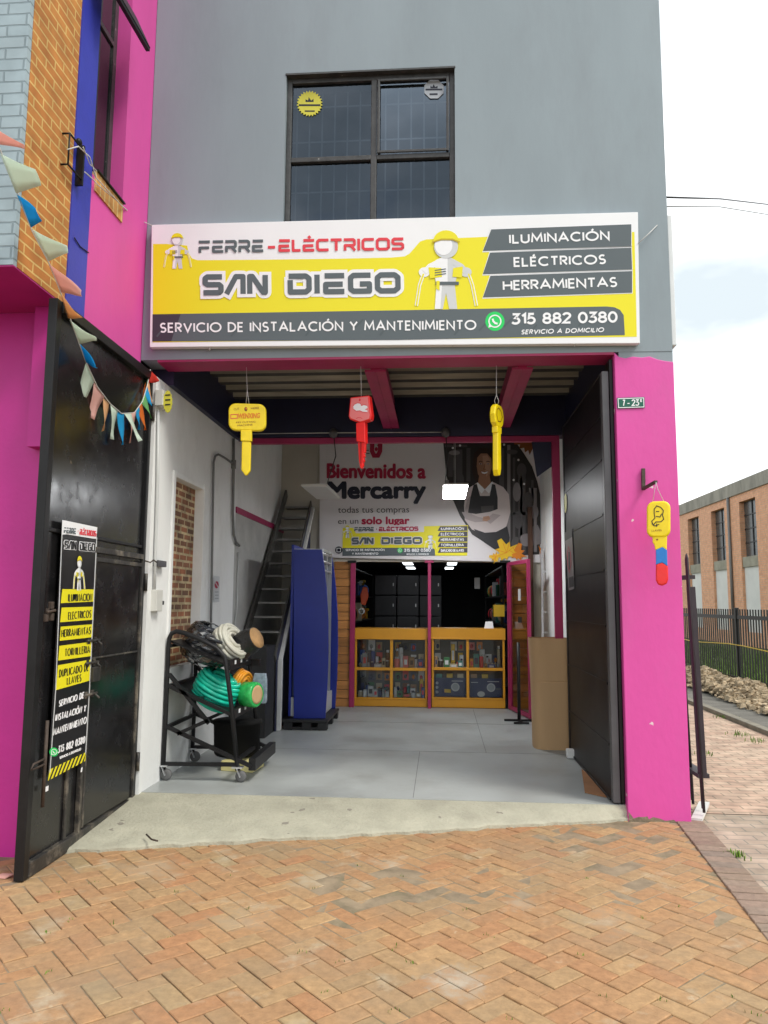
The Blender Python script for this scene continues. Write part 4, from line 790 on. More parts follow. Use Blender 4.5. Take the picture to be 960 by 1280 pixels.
# each flag: two string pixels and a tip pixel (with the depth of the string) and its colour; flags flutter so tips lean out
def depth_at(x, y):
    b_ = min(range(len(ctrl)-1), key=lambda i: (x-(ctrl[i][0]+ctrl[i+1][0])/2)**2+(y-(ctrl[i][1]+ctrl[i+1][1])/2)**2); c0, c1 = ctrl[b_], ctrl[b_+1]
    dx, dy = c1[0]-c0[0], c1[1]-c0[1]; f = max(0, min(1, ((x-c0[0])*dx+(y-c0[1])*dy)/(dx*dx+dy*dy))); return c0[2]+(c1[2]-c0[2])*f
flags = [((-20, 150), (-4, 180), (29, 184), 'pink'), ((0, 192), (20, 242), (47, 222), 'mint'), ((21, 243), (38, 285), (49, 268), 'sky'), ((41, 287), (60, 327), (84, 312), 'mint'), ((60, 329), (76, 366), (103, 366), 'pink'), ((75, 366), (85, 398), (100, 396), 'peach'), ((87, 400), (99, 430), (119, 424), 'mint'), ((100, 430), (107, 453), (122, 458), 'sky'), ((107, 454), (118, 477), (100, 499), 'mint'), ((117, 478), (131, 496), (114, 523), 'pink'), ((129, 497), (136, 505), (129, 539), 'peach'), ((138, 506), (147, 514), (141, 549), 'mint'), ((146, 515), (155, 517), (152, 556), 'sky'), ((155, 517), (164, 517), (176, 551), 'mint'), ((162, 517), (170, 514), (164, 554), 'pink'), ((169, 514), (174, 508), (174, 537), 'sky'), ((172, 510), (177, 502), (181, 538), 'orange'), ((176, 503), (181, 492), (190, 522), 'green'), ((180, 494), (184, 483), (189, 508), 'sky'), ((182, 486), (186, 474), (191, 503), 'peach'), ((184, 474), (186, 463), (181, 496), 'green'), ((186, 478), (188, 463), (199, 477), 'red'), ((179, 489), (182, 478), (180, 500), 'orange')]
for i, (a_, b_, t_, c_) in enumerate(flags):
    pa = atY(*a_, depth_at(*a_)); pb = atY(*b_, depth_at(*b_)); pt = atY(*t_, depth_at((a_[0]+b_[0])/2, (a_[1]+b_[1])/2)+random.uniform(-.02, .03))
    q = MB(); n_ = 6; tw = .20 if i in (1, 2, 8) else .09; w_ = (pb-pa).cross(pt-pa).normalized(); ph = random.uniform(0, 6)
    rows = []
    for r in range(n_+1):
        f = r/n_; l_ = pa.lerp(pt+(pa-pb)*tw, f); r_ = pb.lerp(pt-(pa-pb)*tw, f); row = []
        for c2 in range(4): g_ = c2/3; row.append(l_.lerp(r_, g_)+w_*((.012 if t_[1] < 300 else .018)*math.sin(ph+f*3.4+g_*2.2)*f))
        rows.append(row)
    b0 = len(q.v)
    for row in rows: q.v += [tuple(p) for p in row]
    for r in range(n_):
        for c2 in range(3): q.face((r*4+c2, r*4+c2+1, r*4+4+c2+1, r*4+4+c2), 0, True)
    f_ = q.build('flag', FC[c_], bunt, recalc=False); so_ = f_.modifiers.new('paper', 'SOLIDIFY'); so_.thickness = .0012

# ================================================================== CABLES ON THE FACADES
q = MB(); p0_, p1_ = atX(104, 186, NX+.05), atX(102, 229, NX+.05)
q.bar((NX+.03, p0_.y, p0_.z+.02), (NX+.03, p0_.y, p1_.z-.02), .06, .02, up=(0, 1, 0))
for z_ in (p0_.z-.01, p1_.z+.02): q.tube([(NX+.05, p0_.y, z_), (NX+.05, p0_.y-.19, z_), (NX, p0_.y-.19, z_)], .007, 6)
q.tube([(NX+.05, p0_.y-.19, p0_.z-.01), (NX+.05, p0_.y-.19, p1_.z+.02)], .006, 6); q.blob((NX+.05, p0_.y-.06, p0_.z+.01), (.02, .03, .025), 8, 6)
tag(q.build('cable_bracket', BLACKM), 'small black steel cable bracket on the orange brick strip', 'bracket')
q = MB(); q.tube([atX(84, 187, NX+.1), atX(98, 183, NX+.12), atX(112, 196, NX+.05), atX(120, 222, NX+.04), atX(150, 255, NX+.05), atY(170, 273, 5.95), atY(190, 282, 5.93)], .0045, 6)
q.tube([atX(106, 215, NX+.1), atX(116, 224, NX+.05), atX(122, 231, NX+.03), atX(145, 250, NX+.04)], .004, 6); q.tube([atX(104, 184, NX+.12), atX(112, 205, NX+.05), atX(121, 214, NX+.02)], .004, 6)
tag(q.build('white_cable', WIRE), 'thin white cable sagging from the brick strip to the sign', 'cable')
q = MB(); q.tube([atX(93, 297, NX+.014), atX(100, 308, NX+.014), atX(111, 316, NX+.014)], .004, 6); tag(q.build('loose_cable', BLACKM), 'short dark cable crossing the blue painted stripe', 'cable')
q = MB(); q.tube([atY(798, 304, 5.93), atY(812, 291, 5.95), atY(828, 275, 6.04)], .004, 6); tag(q.build('stay_wire', WIRE), 'pale stay wire from the big sign to the side panel', 'wire')
q = MB(); q.tube([Vector((1.85, 8.2, 6.15)), atY(900, 248.5, 14), atY(990, 259, 22), atY(1100, 272, 34)], .014, 6); tag(q.build('overhead_wire', BLACKM), 'upper overhead power wire crossing the pale sky', 'wire', 'overhead wires')
q = MB(); q.tube([Vector((1.85, 8.2, 6.02)), atY(900, 258.5, 14), atY(990, 273, 22), atY(1100, 290, 34)], .009, 6); tag(q.build('overhead_wire', CONDUIT), 'lower, thinner overhead power wire crossing the pale sky', 'wire', 'overhead wires')

# ================================================================== LEFT WALL FITTINGS
WX = -2.36
q = MB(); q.tube([atX(198, 514, WX+.02), atX(197, 600, WX+.02), atX(194, 700, WX+.02), atX(193, 740, WX+.02)], .013, 8); cd_ = q.build('thin_conduit', CONDL); tag(cd_, 'pale thin vertical conduit near the front edge of the white wall', 'conduit')
def wallbox(name, x0, y0, x1, y1, d, mat, label, cat, X=WX):
    a_, b_ = atX(x0, y0, X), atX(x1, y1, X); q = MB(); q.box((X-.002, a_.y, a_.z), (X+d, b_.y, b_.z)); return tag(q.build(name, mat, bevel=.005), label, cat)
wallbox('junction_box', 194, 487, 203.5, 514, .07, OFFW, 'off-white electric junction box high at the front of the white wall', 'junction box')
wallbox('wall_socket', 189, 737, 195.5, 764, .05, OFFW, 'off-white socket box at the foot of the thin conduit', 'socket'); wallbox('wall_switch', 197, 751, 201, 756, .03, BLACKP, 'tiny black switch beside the off-white socket box', 'switch')
wallbox('conduit_clamp', 191, 700, 201, 709, .05, STEELG, 'grey clamp on the thin conduit beside the door hook', 'clamp')
q = MB(); q.prism([atY(209.6+(6.0 if i % 2 else 5.2)*math.cos(2*math.pi*i/28), 502+(14.5 if i % 2 else 13)*math.sin(2*math.pi*i/28), 5.99) for i in range(28)], (0, .006, 0)); ws = q.build('warning_tag', K_YS); tag(ws, 'yellow jagged-edged tag beside the junction box', 'tag')
A = Art(lambda x, y: atY(x, y, 5.989), (0, -1, 0), .001)
for y_ in (494, 500, 506): A.stroke([(206.5, y_), (213, y_-.4)], 1.6, K_NV, 1)
A.build('lettering', ws)
q = MB(); q.tube([atX(292, 548, WX+.025), atX(292, 585, WX+.025), atX(291, 640, WX+.025), atX(292, 668, WX+.025), atX(295, 678, WX+.025), atX(299, 682, WX+.025)], .016, 8); q.box(tuple(atX(289, 575, WX-.001)), tuple(atX(295, 586, WX+.05))); 
q.tube([atX(292, 580, WX+.025), atX(282, 573, WX+.025), atX(273, 568, WX+.025), atX(269, 570, WX+.025), atX(267, 578, WX+.025), atX(266, 640, WX+.025), atX(264, 760, WX+.025), atX(262.5, 850, WX+.025)], .012, 8)
tag(q.build('branching_conduit', CONDUIT), 'dark branching conduit running down the white wall past the brick infill', 'conduit')
q = MB(); q.tube([atX(298, 690, WX+.015), atX(296, 760, WX+.015), atX(291, 800, WX+.015)], .008, 6); tag(q.build('surface_cable', CONDL), 'pale cable clipped to the wall beside the stairs', 'cable')
A = Art(lambda x, y: atX(x, y, WX+.006), (1, 0, 0), .001); A.poly([(266.8, 719.5), (274.5, 720.5), (274.3, 752.5), (266.8, 753)], K_LG, 0); ns = A.build('wall_notice'); tag(ns, 'small pale vertical notice with a red emblem on the white wall', 'notice')
A = Art(lambda x, y: atX(x, y, WX+.006), (1, 0, 0), .001); A.ell((270.7, 731), 2.6, 4.5, K_CR, 1); A.stroke([(269, 728), (272.5, 734)], 1, K_LG, 2)
for y_ in (740, 744, 748): A.stroke([(268.5, y_), (273, y_)], 1.3, K_MG, 1)
A.build('lettering', ns)
A = Art(lambda x, y: atX(x, y, RX-.008), (-1, 0, 0), .001); A.poly([(705.8, 666), (715, 660), (718, 736), (711, 738)], K_BG3, 0); ns = A.build('door_notice'); tag(ns, 'tall pale notice with a black heading on the dark right door', 'notice')
A = Art(lambda x, y: atX(x, y, RX-.008), (-1, 0, 0), .001); A.poly([(705.8, 666), (715, 660), (715.4, 671), (706.3, 676.5)], K_K, 1); A.stroke([(711, 683), (713.5, 692), (714, 705), (712, 716), (710, 706), (709.5, 692), (711, 683)], 1.0, K_CR, 2); A.stroke([(711.5, 690), (712, 712)], 1.6, K_K, 1); A.poly([(711, 722), (716.8, 720), (717.5, 733), (711.6, 735)], K_K, 1); A.build('lettering', ns)
A = Art(lambda x, y: atX(x, y, RX-.008), (-1, 0, 0), .001); A.ell((706.8, 629), 1.8, 12, K_YS, 0); tag(A.build('yellow_sticker'), 'slim yellow sticker on the far end of the dark right door', 'sticker')

# ================================================================== BANNER
BY = 11.15
bc = [(399.5, 545), (687.5, 540), (687.5, 703.5), (399.5, 696.5)]
q = MB(); q.prism([atY(*c, BY+.004) for c in bc], (0, .012, 0)); bo = q.build('welcome_banner', K_BANW); tag(bo, 'large white welcome banner with a portrait photo above the inner shopfront', 'banner')
def BN(x, y): return (380+x/2.8235, 430+y/2.8235)
mk = lambda: Art(lambda x, y: atY(x, y, BY), (0, -1, 0), .0016)
A = mk()
ph = [(554, 553), (645, 553), (655, 567), (665, 583), (672, 603), (676, 622), (677, 645), (676, 668), (674, 693), (655, 694), (630, 690), (610, 681), (590, 668), (575, 645), (565, 622), (558, 595)]
A.poly(ph, K_BG, 1)
for x0, x1, y0, y1, m_ in ((556, 584, 556, 559, K_BG2), (560, 566, 566, 596, K_BG2), (570, 578, 562, 610, K_BG2), (583, 588, 560, 602, K_BG2), (624, 630, 560, 640, K_BG2), (634, 638, 556, 690, K_BG3), (641, 644, 572, 692, K_BG2), (648, 657, 590, 692, K_BG2), (650, 653, 580, 690, K_BG3), (661, 671, 610, 690, K_BG3), (664, 667, 600, 690, K_BG2), (556, 561, 600, 606, K_BG3), (640, 672, 640, 644, K_BG2)):
    A.poly([(x0, y0), (x1, y0), (x1, y1), (x0, y1)], m_, 2)
for x_, y_ in ((642, 600), (648, 575), (566, 560), (575, 557), (630, 556), (655, 605)): A.ell((x_, y_), 1.4, 1.4, K_W, 2.6, 10)
for x_, y_, a_, b_, m_ in ((640, 565, 7, 3, K_BG2), (652, 588, 6, 9, K_BG2), (646, 615, 5, 12, K_BG3), (660, 625, 6, 10, K_BG2), (668, 640, 5, 9, K_BG3), (648, 650, 6, 11, K_BG2), (658, 675, 9, 8, K_BG3), (645, 680, 6, 9, K_BG2), (567, 580, 6, 8, K_BG2), (575, 600, 5, 9, K_BG2), (568, 566, 7, 3, K_BG3), (625, 562, 5, 3, K_BG2)): A.ell((x_, y_), a_, b_, m_, 2.3)
A.poly([(662, 660), (672, 656), (676, 665), (676, 680), (664, 682)], K_BG3, 3)
# person in the printed picture: hair, face, shirt, apron
A.poly([(591, 578), (593, 566), (600, 560), (609, 560), (616, 566), (618, 578), (617, 592), (614, 598), (596, 604), (592, 596), (590, 588)], K_HR, 3)
A.poly([(599, 594), (612, 594), (614, 607), (606, 614), (597, 607)], K_SK, 4)
A.poly([(596.5, 572), (601, 567), (609, 567), (614, 573), (614.8, 584), (612.5, 593), (607, 599), (602.5, 599), (597.5, 593), (595.8, 583)], K_SK, 5)
A.poly([(603, 570), (609, 569), (613, 575), (613, 588), (608, 596), (606, 586), (604, 578)], K_SKL, 5.5)
for x_ in (600.7, 610): A.stroke([(x_-2.3, 577.6), (x_, 576.6), (x_+2.3, 577.6)], .9, K_HR, 6); A.ell((x_, 580), 1.5, .75, K_LG, 6, 12); A.ell((x_, 580), .8, .8, K_K, 6.6, 10)
A.stroke([(605.8, 580), (605.4, 585), (604.2, 586.6), (607.6, 586.8)], .7, K_BR, 6); A.poly([(601.2, 589.2), (605.5, 590), (610.2, 589), (608.2, 592), (605.5, 593), (602.8, 592)], K_W, 6); A.stroke([(601, 589), (605.5, 590), (610.3, 588.8)], .8, K_BR, 6.6); A.stroke([(603, 592.4), (605.5, 593.2), (608.3, 592.2)], .8, K_BR, 6.6)
A.poly([(586, 610), (597, 603), (606, 611), (615, 602), (629, 609), (636, 618), (638, 640), (633, 658), (620, 666), (604, 667), (590, 662), (581, 650), (580, 632), (582, 618)], K_SH, 4)
A.poly([(597, 603), (606, 612), (602, 617), (594, 608)], K_W, 5); A.poly([(615, 602), (606, 612), (611, 617), (618, 607)], K_W, 5)
A.poly([(584, 624), (588, 620), (590, 642), (584, 652), (580.5, 640)], K_SHD, 5)
A.poly([(592, 606), (596, 605), (600, 620), (612, 620), (615, 605), (619, 606), (622, 622), (622, 641), (604, 644), (585, 641), (588, 622)], K_AP, 6)
A.poly([(601, 633), (617, 632), (617, 640), (602, 641)], K_BG2, 7)
A.poly([(580, 642), (592, 643), (612, 640), (632, 633), (637, 642), (630, 655), (612, 660), (596, 657), (584, 652)], K_SH, 8); A.poly([(606, 650), (616, 642), (626, 644), (613, 655)], K_SHD, 9)
A.poly([(577, 640), (586, 641), (597, 646), (606, 648), (606, 652), (594, 653), (582, 649)], K_SHD, 9); A.poly([(604, 646), (611, 645), (613, 649), (608, 652), (603, 651)], K_SKL, 10); A.stroke([(605, 648), (612, 647.6)], .5, K_SK, 10.6)
A.poly([(592, 661), (606, 666), (620, 665), (634, 658), (637, 672), (634, 690), (620, 688), (605, 678)], K_AP, 7)
A.build('portrait_picture', bo)
A = mk()
def leaf(c, r, mat, rot, layer, hi=None):
    pts = []; prof = [1, .55, .78, .45, .92, .5, .66, .35, .5, .30]
    seq = prof+prof[::-1]
    for i, k_ in enumerate(seq): a_ = R_(rot+i*360/len(seq)); pts.append((c[0]+r*k_*math.cos(a_), c[1]+r*k_*math.sin(a_)))
    A.poly(pts, mat, layer)
    for i in (0, 2, 4, 15, 17): a_ = R_(rot+i*360/len(seq)); A.stroke([c, (c[0]+r*.7*math.cos(a_), c[1]+r*.7*math.sin(a_))], .6, K_OR, layer+1)
leaf((633, 691), 19, K_LY, -110, 11); leaf((645, 693), 15, K_OR, -60, 10); leaf((620, 697), 9, K_LY, -160, 12)
A.poly([(640, 545), (672, 545), (668, 556), (662, 569), (660, 563), (656, 566), (655, 560), (649, 561), (650, 556), (643, 556)], K_BR, 11)
A.poly([(673, 682), (676, 686), (682, 684), (679, 690), (682, 694), (675, 692)], K_OR, 11)
A.build('leaf_picture', bo)
A = mk()
A.btext('Bienvenidos a', (409, 597), (531.5, 597.5), 18, K_CR, 2, bold=1.0); A.btext('Mercarry', (411, 622.5), (531.5, 622), 20.5, K_NV, 2, bold=1.5)
A.btext('todas tus compras', (422.5, 641), (511.5, 640.5), 8.0, K_BG, 2); A.btext('en un', (422.5, 655), (448, 654.6), 7.4, K_BG, 2); A.btext('solo lugar', (452.5, 655), (511.5, 654.8), 9.2, K_CR, 2, bold=.6); A.build('lettering', bo); A = mk()
A.stroke([(465.5, 549), (465, 564), (467.5, 569.5), (472.5, 569.5), (475, 564), (475.5, 549)], 5.5, K_CR, 2); A.ell((470.3, 561.5), 2.0, 2.6, K_CR, 2.8); A.stroke([(472, 556), (475, 560)], 2, K_CR, 2.9); A.stroke([(457, 563), (461, 563)], 1, K_BG, 2); A.stroke([(458, 567), (462, 567)], 1, K_BG, 2)
A.build('emblem', bo)
A = mk()
A.poly([(428.5, 660), (585, 656.5), (584, 694.5), (428, 694.5)], K_Y, 2); A.poly([(440, 657.5), (530, 656), (530, 665), (445, 666.5)], K_BANW, 3)
A.poly([(428, 685), (540, 684.5), (543.5, 687), (544, 694.5), (428, 694.8)], K_G, 3)
for j, yy in enumerate((658, 664.8, 671.6, 678.4, 685.2)): A.poly([(550, yy), (584.4, yy-.3), (584.2, yy+5.6), (547, yy+5.8)], K_GD, 3)
A.build('yellow_panel', bo)
A = mk()
A.text('FERRE', (442.5, 664.8), (468, 664.6), 6.2, 1.5, K_G, 5, TEC, gap=.14); A.text('-', (469.5, 664.6), (472, 664.6), 6.2, 1.5, K_CR, 5, TEC); A.text('ELÉCTRICOS', (473, 664.6), (523.5, 664), 6.2, 1.5, K_CR, 5, TEC, gap=.14)
A.text('SAN', (439, 681.3), (468, 681), 9.8, 2.5, K_G, 5, TEC, gap=.14, outline=(K_BANW, .9)); A.text('DIEGO', (476, 681), (528.5, 680.6), 9.8, 2.5, K_G, 5, TEC, gap=.16, outline=(K_BANW, .9))
for j, (t_, yy) in enumerate((('ILUMINACIÓN', 658), ('ELÉCTRICOS', 664.8), ('HERRAMIENTAS', 671.6), ('TORNILLERIA', 678.4), ('DUPLICADO DE LLAVES', 685.2))): A.text(t_, (551, yy+4.7), (580, yy+4.5), 3.4, .7, K_W, 4, gap=.28)
A.text('SERVICIO DE INSTALACIÓN', (432, 689), (481, 688.7), 2.8, .7, K_W, 4, gap=.28); A.text('Y MANTENIMIENTO', (440, 693.6), (473, 693.4), 2.8, .7, K_W, 4, gap=.28); A.text('315 882 0380', (505, 690), (538.5, 689.8), 4.2, .9, K_W, 4, gap=.24); A.text('SERVICIO A DOMICILIO', (508, 693.6), (536, 693.5), 1.8, .5, K_W, 4, gap=.28)
A.build('small_print', bo); A = mk(); A.ell((423.5, 687.6), 4.6, 4.6, K_NV, 4); A.stroke([(421.2, 685.3), (425.8, 685.3), (425.8, 689.9), (421.2, 689.9), (421.2, 685.3)], .7, K_W, 5); A.build('photo_badge', bo); A = mk(); chat_badge(A, (500, 688), 3.2, 4); A.build('chat_badge', bo)
for a_ in ((434.5, 660, .16), (538, 671, .20)): A = mk(); worker(A, *a_, 5); A.build('worker_picture', bo)

# ================================================================== PENDANT LIGHTS AND THEIR WIRE
for nm, xa, xb, mat, lab, hub in (('pendant_light', .035, .325, LEDON, 'lit white LED panel hanging in front of the portrait on the banner', (557, 540.5)), ('pendant_light', -1.69, -1.385, LEDOFF, 'unlit white LED panel hanging near the stairs', (417, 541.5))):
    t = thing(nm, lab, 'pendant light', ((xa+xb)/2, 9.6, 3.02), 'hanging LED panels')
    q = MB(); q.box((xa-.008, 9.05, 3.004), (xb+.008, 10.22, 3.03)); q.build('light_frame', OFFW, t, bevel=.003)
    q = MB(); q.box((xa, 9.06, 2.998), (xb, 10.21, 3.004)); q.build('light_panel', mat, t)
    h_ = atY(*hub, 8.36); q = MB(); q.blob(h_, (.052, .05, .058), 14, 10); q.build('ceiling_rose', STEELG, t)
    q = MB(); q.tube([h_, h_+Vector((.02, .06, -.25)), Vector((xa+.02 if xa > 0 else xb-.02, 9.2, 3.03))], .006, 6); q.build('cord', BLACKM, t)
    q = MB()
    for yy in (9.25, 10.05): q.tube([((xa+xb)/2, yy, 3.03), ((xa+xb)/2, yy, 3.97)], .002, 5)
    q.build('hanging_wire', WIRE, t)
q = MB(); q.tube([atY(300, 542.5, 8.34), atY(417, 541, 8.34), atY(557, 540.3, 8.34)], .005, 6); tag(q.build('strung_cable', WIRE), 'thin pale cable strung along the navy beam between the two ceiling roses', 'cable')

# ================================================================== STAIRS
st = thing('staircase', 'steep dark metal staircase with pale handrail behind the blue cabinet', 'staircase', (-2.1, 9.0, FL))
sy0, sz0, sy1, sl_ = 9.0, 1.13, 11.16, .94
def sz(y): return 1.13+(y-9.0)*sl_
SG = paint('stair_grey', (.085, .082, .075), rough=.55, var=.3, scale=6); q = MB(); q.bar((-2.31, 8.9, sz(8.9)+.06), (-2.31, sy1, sz(sy1)+.06), .03, .12); q.build('stringer', SG, st); q = MB(); q.bar((-1.935, 8.9, sz(8.9)-.09), (-1.935, sy1, sz(sy1)-.09), .02, .09); q.build('stringer', SG, st)
n_ = 12
for k in range(n_):
    yy = 8.93+k*(sy1-8.93)/n_; q = MB(); q.box((-2.295, yy, sz(yy)-.012), (-1.945, yy+.21, sz(yy)+.012)); q.build('tread', paint('worn_tread_steel', (.20, .195, .185), rough=.6, var=.3, scale=9) if k == 0 else bpy.data.materials['worn_tread_steel'], st)
q = MB(); q.box((-2.355, 8.50, FL), (-1.945, 8.95, 1.10)); q.build('landing', paint('dark_landing_steel', (.02, .02, .02), rough=.6, var=.3), st)
q = MB(); q.prism([(-1.935, 8.96, FL+.002), (-1.935, 11.1, FL+.002), (-1.935, 11.1, sz(11.1)-.1), (-1.935, 8.96, sz(8.96)-.1)], (.012, 0, 0)); q.build('side_panel', paint('navy_side_sheet', (.018, .022, .07), rough=.5, var=.2), st)
ra, rb, rc = atX(350, 924, -1.9), atX(350.5, 825, -1.9), atX(398, 605, -1.9)
rc = Vector((-1.9, 11.15, rb.z+(rc.z-rb.z)*(11.15-rb.y)/(rc.y-rb.y)))
q = MB(); q.bar((-1.9, 9.05, FL+.004), (-1.9, 9.05, rb.z), .05, .07, up=(0, 1, 0)); q.bar((-1.9, 9.04, rb.z-.01), rc, .045, .05); q.build('handrail', paint('pale_rail_paint', (.78, .78, .75), rough=.5, var=.15), st, bevel=.004)


# ================================================================== BLUE CABINET ON ITS PALLET
CY0, CY1 = 9.2, 10.05
ol = [(366.8, 686.5), (402, 686.5), (405, 706), (408, 735), (410.3, 775), (410.5, 815), (409, 860), (406.5, 898), (367, 898)]
cb_ = thing('display_cabinet', 'tall royal blue display cabinet with curved side panels standing on a black pallet', 'cabinet', (-1.6, 9.6, .23))
for y_ in (CY0, CY1):
    q = MB(); q.prism([atY(x, y, CY0)+Vector((0, y_-CY0, 0)) for x, y in ol], (0, .03, 0)); q.build('curved_side_panel', CAB, cb_, bevel=.003)
q = MB(); q.box((-1.83, CY0+.031, .24), (-1.80, CY1-.001, 2.30)); q.build('back_panel', CAB, cb_)
q = MB(); q.box((-1.80, CY0+.031, .24), (-1.42, CY1-.001, .46)); q.build('base_shelf', paint('pale_grey_laminate', (.45, .46, .47), rough=.5), cb_)
q = MB(); q.box((-1.79, CY0+.05, .47), (-1.50, CY1-.02, 2.1)); q.build('inner_body', paint('dim_blue_interior', (.03, .045, .11), rough=.3, var=.3), cb_)
q = MB()
for y_ in (CY0+.06, CY0+.40, CY1-.07): q.box((-1.499, y_, .47), (-1.44, y_+.035, 2.22))
for z_ in (1.99, 2.10, 2.20): q.tube([(-1.46, CY0+.04, z_), (-1.46, CY1-.02, z_)], .018, 8)
q.box((-1.80, CY0+.04, 2.22), (-1.43, CY1-.01, 2.25)); q.build('aluminium_frame', ALU, cb_)
pal = MB(); pal.box((-1.88, 9.08, .19), (-1.33, 10.12, .222))
for x_ in (-1.86, -1.64, -1.45):
    for y_ in (9.09, 9.55, 10.0): pal.box((x_, y_, FL+.004), (x_+.11, y_+.11, .189))
pal.box((-1.87, 9.10, FL+.006), (-1.34, 9.16, .135)); tag(pal.build('pallet', BLACKP, bevel=.006), 'low black plastic pallet under the blue cabinet', 'pallet')

# ================================================================== CABLE CART
NYc, FYc = 6.46, 7.22                                 # near and far side frames
cart = thing('cable_cart', 'black tubular steel rolling cart for cable coils beside the white wall', 'cart', (-2.0, 6.85, FL))
def C(x, y, Y=NYc): return atY(180+x/3.692, 680+y/3.692, Y)
def both(pts): return [[C(x, y) for x, y in pts], [C(x, y)+Vector((0, FYc-NYc, 0)) for x, y in pts]]
for side in both([(88, 1040), (100, 800), (112, 480), (117, 435), (128, 412), (150, 403), (185, 410), (260, 440), (335, 480), (372, 520), (382, 580), (405, 760), (432, 1045)]): q = MB(); q.tube(side, .020, 8); q.build('side_hoop', BLACKM, cart)
braces = [MB(), MB()]
for pts in ([(98, 1014), (426, 1018)], [(104, 842), (300, 930), (495, 1026)], [(112, 652), (250, 718), (402, 786)], [(116, 600), (205, 705), (300, 828)], [(155, 876), (300, 812)]):
    for q, side in zip(braces, both(pts)): q.bar(side[0], side[-1], .030, .030)
for q in braces: q.build('side_brace', BLACKM, cart)
q = MB(); dv = Vector((0, FYc-NYc, 0))
for x, y in ((112, 655), (104, 845), (390, 575), (402, 786), (120, 470), (428, 1000), (250, 718)): q.bar(C(x, y), C(x, y)+dv, .028, .028)
q.build('cross_bar', BLACKM, cart)
q = MB(); a_ = C(498, 1030); q.bar(a_+Vector((0, 0, .02)), a_+Vector((0, FYc-NYc+.02, .02)), .06, .10); q.build('foot_channel', BLACKM, cart, bevel=.004)
for pts in ([(385, 560), (120, 445)], [(404, 790), (114, 660)]):
    p_, r_ = C(*pts[0]), C(*pts[1]); q = MB()
    q.loft([[p_+Vector((0, .03, -.02)), p_+dv+Vector((0, -.03, -.02)), p_+dv+Vector((0, -.03, .0)), p_+Vector((0, .03, .0))], [r_+Vector((0, .03, -.02)), r_+dv+Vector((0, -.03, -.02)), r_+dv+Vector((0, -.03, .0)), r_+Vector((0, .03, .0))]])
    sh_ = q.build('shelf', BLACKM, cart)
    q = MB(); q.box((p_.x, NYc+.02, p_.z-.035), (p_.x+.018, FYc-.02, p_.z+.045)); q.build('front_lip', BLACKM, sh_)
    q = MB()
    for yy in (.16, .36, .55): q.box((p_.x+.0185, NYc+yy, p_.z-.004), (p_.x+.0205, NYc+yy+.05, p_.z+.03))
    q.build('price_tag', K_W, sh_)
q = MB(); q.box((C(385, 560).x-.02, FYc-.04, C(385, 560).z-.06), (C(385, 560).x+.10, FYc+.04, C(385, 560).z+.0)); q.build('hook_bracket', BLACKM, cart)
for x, y, Y in ((88, 1040, NYc), (432, 1045, NYc), (88, 1040, FYc), (432, 1045, FYc)):
    c_ = C(x, y)+Vector((0, Y-NYc, 0)); c_.z = FL+.13
    q = MB(); q.box((c_.x-.045, c_.y-.035, c_.z-.012), (c_.x+.045, c_.y+.035, c_.z)); q.bar((c_.x, c_.y-.026, c_.z-.01), (c_.x+.03, c_.y-.026, FL+.048), .035, .005); q.bar((c_.x, c_.y+.026, c_.z-.01), (c_.x+.03, c_.y+.026, FL+.048), .035, .005)
    cs_ = q.build('caster', ALU, cart)
    q = MB(); q.lathe((c_.x+.03, c_.y-.018, FL+.051), (0, 1, 0), [(.018, 0), (.040, 0), (.046, .006), (.046, .030), (.040, .036), (.018, .036)], 20); q.build('wheel', paint('grey_rubber_wheel', (.12, .12, .12), rough=.7), cs_)
def coil(name, label, cat, c, axis, R0, length, mat, n=7, r0=None, sag=.02):
    """a coil of cable: many turns side by side, each turn slightly out of round"""
    ax = Vector(axis).normalized(); q = MB(); a = ax.cross(Vector((0, 0, 1))).normalized(); o = ax.cross(a); wr = length/n/2
    for k in range(n):
        for lay in range(4):
            rr = R0-lay*wr*1.5-abs(k-(n-1)/2)*.010; off = (k-(n-1)/2)*length/n; ph = random.uniform(0, 6); tilt = random.uniform(-.012, .012)
            q.tube([Vector(c)+ax*(off+tilt*math.sin(2*math.pi*i/28+ph)+.004*math.sin(6*math.pi*i/28+ph))+(a*math.cos(2*math.pi*i/28)+o*math.sin(2*math.pi*i/28))*(rr+.008*math.sin(4*math.pi*i/28+ph))+Vector((0, 0, -sag*math.sin(math.pi*i/28)**2)) for i in range(28)], wr*1.12, 8, closed=True)
    return tag(q.build(name, mat, recalc=True), label, cat)
CABK = paint('wrapped_black_cable', (.045, .05, .06), rough=.2, var=.5, scale=14, bump=.5, bscale=22)
coil('cable_coil', 'black cable coil wrapped in shiny film on the upper cart shelf', 'cable coil', C(293, 462, 6.80), (.46, -.16, .87), .195, .25, CABK, 8)
fm = glass('stretch_film', (.96, .97, .98), 1.2, rough=.16, base=.04)
q = MB(); ax = Vector((.46, -.16, .87)).normalized(); q.lathe(C(293, 462, 6.80)-ax*.15+Vector((0, 0, -.01)), ax, [(.12, -.01), (.17, -.0), (.20, .02), (.214, .05), (.220, .08), (.222, .11), (.224, .14), (.224, .17), (.222, .20), (.216, .235), (.20, .28), (.16, .305), (.11, .315)], 44, caps=False, sm=False)
for i, v in enumerate(q.v): q.v[i] = tuple(Vector(v)+Vector((random.uniform(-.008, .008), random.uniform(-.008, .008), random.uniform(-.008, .008))))
tag(q.build('plastic_wrap', fm), 'crinkled clear stretch film around the black cable coil', 'plastic film')
coil('cable_coil', 'off-white cable coil between the black coil and the black spool', 'cable coil', C(396, 452, 6.84), (.80, -.30, .52), .165, .16, paint('white_cable_sheath', (.62, .61, .52), rough=.45, var=.1, scale=14), 5)
